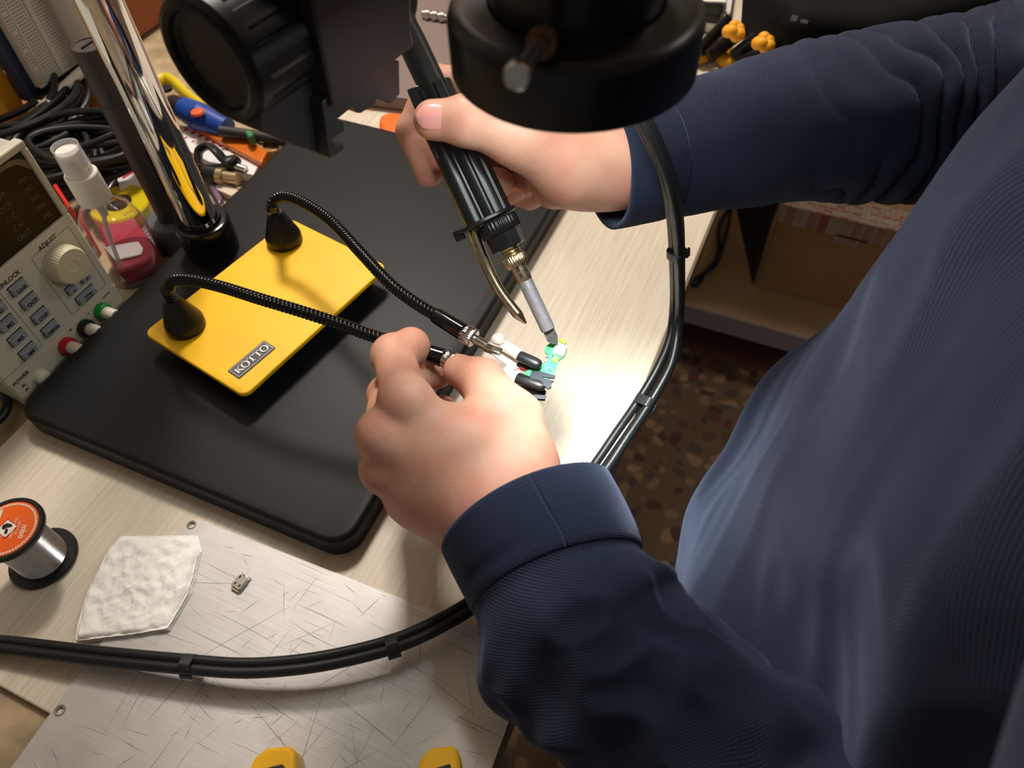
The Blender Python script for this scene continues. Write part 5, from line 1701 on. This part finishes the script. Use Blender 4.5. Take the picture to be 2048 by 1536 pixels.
# ---- rest of the body (coarse, under the clothes) with neck and head out of frame
LSH, RSH = Vector((0.135, 0.045, 0.30)), Vector((0.16, 0.50, 0.30))
LEL, REL = Vector((0.150, 0.000, 0.085)), Vector((0.165, 0.665, 0.13))
fb = Field((-0.10, -0.12, -0.30), (0.50, 0.80, 0.68), 0.008)
HC = Vector((0.085, 0.28, 0.545))
fb.cap((0.235, 0.285, 0.30), (0.15, 0.282, 0.47), 0.062, 0.052, 0.02)
fb.cap(HC + Vector((0.035, 0, 0.02)), HC + Vector((-0.01, 0, 0.01)), 0.088, 0.080, 0.02)
fb.cap(HC + Vector((-0.01, 0, -0.03)), HC + Vector((-0.035, 0, -0.085)), 0.058, 0.032, 0.03)
fb.cap(HC + Vector((-0.082, 0, 0.0)), HC + Vector((-0.106, 0, -0.030)), 0.012, 0.015, 0.012)
for s_ in (-1, 1):
    fb.cap(HC + Vector((-0.070, s_ * 0.033, 0.012)), HC + Vector((-0.072, s_ * 0.030, 0.010)), 0.014, 0.014, 0.008)
    fb.cap(HC + Vector((0.015, s_ * 0.086, 0.01)), HC + Vector((0.012, s_ * 0.088, -0.025)), 0.014, 0.010, 0.008)
fb.cap(HC + Vector((-0.066, -0.02, -0.072)), HC + Vector((-0.066, 0.02, -0.072)), 0.010, 0.010, 0.008)
fb.cap(wl + fdir * 0.08 - Vector((0, 0, 0.005)), LEL, 0.024, 0.026, 0.01)
fb.cap(LEL, LSH, 0.028, 0.033, 0.01)
fb.cap(w_ + fdr * 0.08, REL, 0.028, 0.034, 0.01)
fb.cap(REL, RSH, 0.034, 0.036, 0.01)
fb.cap((0.25, 0.26, -0.2), (0.23, 0.28, 0.22), 0.11, 0.08, 0.02)
fb.cap(LSH, RSH, 0.034, 0.034, 0.02)
VB, FB = fb.mesh()

m_skin = mat('skin', (206, 152, 128), 0.48, sss=0.12, spec=0.35)
nt, b = nodes(m_skin)
tc = nt.nodes.new('ShaderNodeTexCoord')
n1 = nt.nodes.new('ShaderNodeTexNoise')
n1.inputs['Scale'].default_value = 38
n1.inputs['Detail'].default_value = 4
n2 = nt.nodes.new('ShaderNodeTexVoronoi')
n2.inputs['Scale'].default_value = 900
n3 = nt.nodes.new('ShaderNodeTexNoise')
n3.inputs['Scale'].default_value = 260
n3.inputs['Detail'].default_value = 5
for n_ in (n1, n2, n3):
    nt.links.new(tc.outputs['Object'], n_.inputs['Vector'])
r = nt.nodes.new('ShaderNodeValToRGB')
r.color_ramp.elements[0].position = 0.32
r.color_ramp.elements[0].color = (*s2l((198, 136, 118)), 1)
r.color_ramp.elements[1].position = 0.66
r.color_ramp.elements[1].color = (*s2l((206, 158, 136)), 1)
nt.links.new(n1.outputs['Fac'], r.inputs['Fac'])
nt.links.new(r.outputs['Color'], b.inputs['Base Color'])
ad = nt.nodes.new('ShaderNodeMath')
ad.operation = 'ADD'
nt.links.new(n2.outputs['Distance'], ad.inputs[0])
nt.links.new(n3.outputs['Fac'], ad.inputs[1])
bp = nt.nodes.new('ShaderNodeBump')
bp.inputs['Strength'].default_value = 0.22
bp.inputs['Distance'].default_value = 0.0003
nt.links.new(ad.outputs[0], bp.inputs['Height'])
nt.links.new(bp.outputs['Normal'], b.inputs['Normal'])

per = thing('person', 'person in a navy knitted sweatshirt reaching over the desk, soldering with both hands', 'person', (0.24, 0.27, -0.30))
nb = MB()
allV, allF, o_ = [], [], 0
for V_, F_ in ((VL, FL), (VR, FR), (VB, FB)):
    allV.append(V_)
    allF.append(F_ + o_)
    o_ += len(V_)
allV = np.concatenate(allV)
allF = np.concatenate(allF)
me = bpy.data.meshes.new('body')
inv = np.array([0.24, 0.27, -0.30])
me.vertices.add(len(allV))
me.vertices.foreach_set('co', (allV - inv).astype(np.float32).ravel())
me.loops.add(len(allF) * 4)
me.loops.foreach_set('vertex_index', allF.astype(np.int32).ravel())
me.polygons.add(len(allF))
me.polygons.foreach_set('loop_start', np.arange(0, len(allF) * 4, 4, dtype=np.int32))
me.polygons.foreach_set('use_smooth', np.ones(len(allF), dtype=bool))
me.update(calc_edges=True)
me.validate()
body = bpy.data.objects.new('body', me)
COL.objects.link(body)
me.materials.append(m_skin)
body.parent = per
WM['body'] = WM['person'].copy()

# short dark hair (out of the photo's frame, like the head)
fh = Field(tuple(HC + Vector((-0.12, -0.12, -0.08))), tuple(HC + Vector((0.16, 0.12, 0.14))), 0.005)
fh.cap(HC + Vector((0.042, 0, 0.030)), HC + Vector((-0.006, 0, 0.032)), 0.094, 0.082, 0.02)
fh.cap(HC + Vector((-0.06, -0.05, -0.045)), HC + Vector((-0.06, 0.05, -0.045)), 0.062, 0.062, 0.02, 's')
VH, FH = fh.mesh()
hm_ = MB()
hm_.v = [Vector(v) for v in VH]
hm_.f = [tuple(int(i) for i in q) for q in FH]
hm_.build('hair', mat('dark_hair', (34, 26, 22), 0.6, bscale=300, bstr=0.8, bdist=0.003), per, angle=180)

# finger nails
m_nail = mat('nail', (222, 152, 144), 0.25, coat=0.3)

def nail(tip, prev, n_, r, w, ln, off=0.001):
    d_ = (tip - prev).normalized()
    n_ = Vector(n_)
    n_ = (n_ - d_ * n_.dot(d_)).normalized()
    s_ = d_.cross(n_)
    nu, nv = 14, 12
    vs = []
    for layer in (0.0, -0.0007):
        for i in range(nu + 1):
            for j in range(nv + 1):
                u = -1 + 2 * i / nu
                v = -1 + 2 * j / nv
                k = (1 - abs(v) ** 5 * 0.25)
                uu = u * w / 2 * (1 - abs(v) ** 4 * (0.45 if v > 0 else 0.28))
                an = uu / r
                vv = v * ln / 2 * (1 - 0.22 * u * u)
                drop = 0.0016 * max(0, v) ** 2
                p = tip + d_ * (vv + 0.0) + s_ * (r * math.sin(an)) + n_ * (r * math.cos(an) + off - drop + layer)
                vs.append(p)
    m1_ = (nu + 1) * (nv + 1)
    fs = []
    for i in range(nu):
        for j in range(nv):
            a = i * (nv + 1) + j
            fs.append((a, a + 1, a + nv + 2, a + nv + 1))
            fs.append((m1_ + a, m1_ + a + nv + 1, m1_ + a + nv + 2, m1_ + a + 1))
    per_ = [i * (nv + 1) for i in range(nu + 1)] + [nu * (nv + 1) + j for j in range(1, nv + 1)] + [i * (nv + 1) + nv for i in range(nu - 1, -1, -1)] + [j for j in range(nv - 1, 0, -1)]
    for k in range(len(per_)):
        a, c = per_[k], per_[(k + 1) % len(per_)]
        fs.append((a, c, m1_ + c, m1_ + a))
    MB().add(vs, fs).build('fingernail', m_nail, body, angle=80)
tocam = (Vector((0, 0, CAM_H)) - Rr['tt']).normalized()
nail(Rr['tt'] + (Rr['tt'] - Rr['ti']).normalized() * -0.001, Rr['ti'], tocam + Vector((0, 0.15, 0.1)), 0.0102, 0.0140, 0.0165, 0.0009)
nail(Rr['mt'], Rr['md'], tocam + Vector((0.1, -0.2, 0)), 0.0086, 0.010, 0.0105, 0.0005)
nail(Rr['rt'], Rr['rd'], tocam + Vector((0.1, -0.3, 0)), 0.008, 0.009, 0.009, 0.0005)

# ------------------------------------------------------------------ sweatshirt
m_knit = knit_mat('navy_knit', (40, 47, 67), 0.0014, 0.75)
m_rib = knit_mat('navy_rib', (40, 48, 70), 0.0011, 0.6, rib=True)

def loft(ctr, radii, up, seg_, wr_, name, m, parent, step=0.002, mouth=None, shear=None, level=False):
    """ctr: control points, radii: (a, b) per control point; wr_(s, a, p) radial offset"""
    n = len(ctr)
    ext = [Vector((r[0], r[1], 0)) for r in radii]
    C_ = catmull(ctr, 24)
    R_ = catmull(ext, 24)
    Ls = [0]
    for i in range(1, len(C_)):
        Ls.append(Ls[-1] + (C_[i] - C_[i - 1]).length)
    N_ = int(Ls[-1] / step) + 1
    cs, rs, ss = [], [], []
    j = 0
    for k in range(N_ + 1):
        s_ = Ls[-1] * k / N_
        while j < len(Ls) - 2 and Ls[j + 1] < s_:
            j += 1
        t = (s_ - Ls[j]) / max(1e-9, Ls[j + 1] - Ls[j])
        cs.append(C_[j].lerp(C_[j + 1], t))
        rs.append(R_[j].lerp(R_[j + 1], t))
        ss.append(s_)
    fr_ = frames_along(cs, up)
    if level:
        fr_ = [(Vector((0, 0, 1)), Vector((1, 0, 0)), Vector((0, 1, 0)))] * len(cs)
    vs, uv = [], []
    if mouth:
        for dep, sh_ in mouth:       # inner turned-in rings at the start
            t, u, w = fr_[0]
            for a_ in range(seg_ + 1):
                an = 2 * PI * a_ / seg_
                vs.append(cs[0] + t * dep + u * ((rs[0].x - sh_) * math.cos(an)) + w * ((rs[0].y - sh_) * math.sin(an)))
                uv.append((-dep, an * rs[0].x))
    for p, r_, s_, (t, u, w) in zip(cs, rs, ss, fr_):
        for a_ in range(seg_ + 1):
            an = 2 * PI * (a_ % seg_) / seg_
            q0 = p + u * (r_.x * math.cos(an)) + w * (r_.y * math.sin(an))
            rad = u * math.cos(an) + w * math.sin(an)
            dd_ = wr_(s_, an, q0)
            if shear:
                q0 = q0 + t * shear(s_, rad, q0)
            vs.append(q0 + rad * dd_)
            uv.append((s_, 2 * PI * a_ / seg_ * (r_.x + r_.y) / 2))
    nr = len(vs) // (seg_ + 1)
    fs = [(i * (seg_ + 1) + k, i * (seg_ + 1) + k + 1, (i + 1) * (seg_ + 1) + k + 1, (i + 1) * (seg_ + 1) + k) for i in range(nr - 1) for k in range(seg_)]
    return vs, fs, uv, cs, fr_

def N3(p, s_, o_=0):
    return mnoise.noise(Vector(p) * s_ + Vector((o_, o_ * 0.7, 0)))

# left sleeve
lc = [W(1054, 1022, 0.392), W(1094, 1105, 0.388), W(1128, 1190, 0.382), W(1195, 1300, 0.374), W(1305, 1415, 0.362), W(1440, 1530, 0.345), W(1620, 1660, 0.325)]
lc = [Vector(p) for p in lc] + [Vector((0.125, 0.02, 0.10))]
lr = [(0.041, 0.0495), (0.0435, 0.0495), (0.0440, 0.0480), (0.0480, 0.0505), (0.0490, 0.0500), (0.050, 0.052), (0.055, 0.055), (0.056, 0.056)]

def lw(s_, a, p):
    if s_ < 0.042:
        e = 0.0008 * N3(p, 40) - 0.002 * max(0, (s_ - 0.036) / 0.006)
        return e
    g = min(1, (s_ - 0.042) / 0.03)
    k = 0.006 * N3((p.x * 1.0, p.y, p.z), 26, 3) + 0.0035 * N3(p, 55, 8)
    fold = 0.0055 * (1 - abs(N3((p.x * 0.5 + p.y * 1.4, p.y * 0.8 - p.x, p.z), 30, 5)) * 2.6)
    bulge = 0.006 * math.exp(-((s_ - 0.062) / 0.012) ** 2)
    return g * (k + fold * 0.7) + bulge - 0.002 * (1 - g)
vs, fs, uv, *_ = loft(lc, lr, (0, 0, 1), 160, lw, '', None, None, 0.0018, None,
                      lambda s_, rad, p: -0.016 * max(0, 1 - s_ / 0.16) * (rad.dot((Vector((0, 0, CAM_H)) - p).normalized())))
# split cuff from sleeve
def split(vs, fs, uv, seg_, nrow0, name1, m1_, name2, m2_, parent, mouth=0):
    a = MB()
    r = seg_ + 1
    a.v = [v for v in vs[:(nrow0 + 1) * r]]
    a.f = [f_ for f_ in fs if max(f_) < (nrow0 + 1) * r]
    return a, uv[:(nrow0 + 1) * r]

sw_v, sw_f, sw_uv = [], [], []

def add_sw(vs, fs, uv):
    o_ = len(sw_v)
    sw_v.extend(vs)
    sw_f.extend([tuple(i + o_ for i in f_) for f_ in fs])
    sw_uv.extend(uv)
cuffs = []
r_ = 161
nc = int(0.041 / 0.0018)
cuffs.append(([v for v in vs[:(nc + 1) * r_]], [f_ for f_ in fs if max(f_) < (nc + 1) * r_], uv[:(nc + 1) * r_]))
add_sw(vs[nc * r_:], [tuple(i - nc * r_ for i in f_) for f_ in fs if min(f_) >= nc * r_], uv[nc * r_:])

fy = Field((0.02, -0.10, 0.0), (0.50, 0.80, 0.44), 0.005)
fy.cap(LEL + Vector((-0.03, 0.01, 0.008)), LEL, 0.050, 0.048, 0.02)
fy.cap(LEL, LSH, 0.048, 0.060, 0.02)
fy.cap(REL, RSH, 0.056, 0.060, 0.02)
fy.cap(LSH, RSH, 0.062, 0.062, 0.03)
fy.cap((0.24, 0.13, 0.26), (0.24, 0.43, 0.26), 0.10, 0.10, 0.04)
fy.cap((0.235, 0.285, 0.30), (0.205, 0.284, 0.365), 0.088, 0.070, 0.04)
VY, FY = fy.mesh()
VY = smooth_mesh(VY, FY, 3)
add_sw([Vector(v) for v in VY], [tuple(int(i) for i in q) for q in FY], [(float(v[1]), float(v[2] + v[0])) for v in VY])
# right sleeve
rc2 = [W(1212, 335, 0.430), W(1290, 322, 0.436), W(1362, 305, 0.442), W(1460, 278, 0.452), W(1600, 250, 0.474), W(1760, 235, 0.500), W(1900, 222, 0.530), W(2040, 190, 0.565)]
rc2 = [Vector(p) for p in rc2] + [Vector((0.20, 0.66, 0.14)), Vector((0.22, 0.58, 0.2))]
rr2 = [(0.036, 0.036), (0.037, 0.034), (0.0385, 0.036), (0.0405, 0.040), (0.047, 0.046), (0.056, 0.052), (0.064, 0.058), (0.070, 0.062), (0.07, 0.065), (0.07, 0.065)]

def rw(s_, a, p):
    if s_ < 0.036:
        return 0.0008 * N3(p, 40) - 0.0015 * max(0, (s_ - 0.030) / 0.006)
    g = min(1, (s_ - 0.036) / 0.05)
    g2 = min(1, max(0, (s_ - 0.09) / 0.11))
    ph = s_ / 0.027 + 0.75 * math.sin(a + 0.8) + 1.9 * N3(p, 11, 4) + 0.6 * N3(p, 28, 9)
    ring = (abs(math.sin(PI * ph)) ** 0.55 - 0.62) * 0.0062 * (0.55 + 0.6 * N3(p, 9, 11) + 0.3)
    return g * 0.002 * N3(p, 30, 2) + g2 * ring + 0.0015 * g
vs, fs, uv, cs_, frr = loft(rc2, rr2, (0, 0, 1), 180, rw, '', None, None, 0.0018)
r_ = 181
nc = int(0.036 / 0.0018)
cuffs.append(([v for v in vs[:(nc + 1) * r_]], [f_ for f_ in fs if max(f_) < (nc + 1) * r_], uv[:(nc + 1) * r_]))
add_sw(vs[nc * r_:], [tuple(i - nc * r_ for i in f_) for f_ in fs if min(f_) >= nc * r_], uv[nc * r_:])

# torso
tcn_ = [Vector((0.180, 0.255, -0.24)), Vector((0.178, 0.255, -0.12)), Vector((0.182, 0.262, -0.03)), Vector((0.198, 0.275, 0.05)), Vector((0.210, 0.29, 0.13)), Vector((0.214, 0.295, 0.21)), Vector((0.222, 0.29, 0.28)), Vector((0.235, 0.285, 0.33))]
trr = [(0.165, 0.20), (0.172, 0.205), (0.175, 0.212), (0.172, 0.225), (0.162, 0.245), (0.150, 0.255), (0.125, 0.225), (0.07, 0.10)]

FD = Vector((-0.31, -0.79, -0.53)).normalized()
FP1 = FD.orthogonal().normalized()
FP2 = FD.cross(FP1)
FA, FB = W(1915, 960, 0.31), W(1735, 1540, 0.27)
FN = (FB - FA).cross(Vector((0.18, 0.27, 0.0)) - FA).normalized()
if FN.dot(W(2000, 1200, 0.28) - FA) < 0:
    FN = -FN

def tw(s_, a, p):
    q = Vector((p.x * 0.55 + p.z * 0.30, p.y * 1.0 + p.z * 0.55, p.z * 0.30))
    v = 0.012 * N3(q, 7, 2) + 0.007 * N3(q, 15, 6)
    fa, fb_ = Vector(p).dot(FP1), Vector(p).dot(FP2)
    al = Vector(p).dot(FD)
    w1 = N3((fa * 1.0, fb_ * 1.0, al * 0.22), 10, 31)
    v += 0.008 * (math.exp(-(w1 * 4.0) ** 2) - 0.4) + 0.0012 * (math.exp(-(N3((fa, fb_, al * 0.3), 30, 17) * 5) ** 2) - 0.4)
    dd = (Vector(p) - FA).dot(FN)
    if dd > -0.03:
        v += 0.013 * (1 - math.exp(-((dd + 0.03) / 0.026) ** 2)) * math.exp(-(max(0, dd) / 0.06)) * min(1, max(0, (0.26 - p.z) / 0.12))
    return v
vs, fs, uv, *_ = loft(tcn_, trr, (1, 0, 0), 300, tw, '', None, None, 0.004, None, None, True)
add_sw(vs, fs, uv)
sw = MB()
sw.v, sw.f = sw_v, sw_f
sws = sw.build('sweatshirt', m_knit, per, uv=sw_uv, angle=180)
for (v_, f_, u_) in cuffs:
    c_ = MB()
    c_.v, c_.f = v_, f_
    co = c_.build('cuff', m_rib, sws, uv=u_, angle=180, label='ribbed navy cuff')
    so = co.modifiers.new('thick', 'SOLIDIFY')
    so.thickness = 0.0032
    so.offset = -1
# trousers: thighs under the desk
m_tr = mat('dark_trousers', (30, 34, 48), 0.85)
tr_ = MB()
for yy in (0.17, 0.36):
    tr_.tube(resample(catmull([(0.30, 0.27 + (yy - 0.27) * 0.6, -0.26), (0.22, yy, -0.27), (0.15, yy, -0.30), (0.125, yy, -0.36), (0.13, yy, -0.5), (0.15, yy, -0.745)], 8), 0.02), 0.075, 24, rf=None)
tr_.build('trousers', m_tr, per)
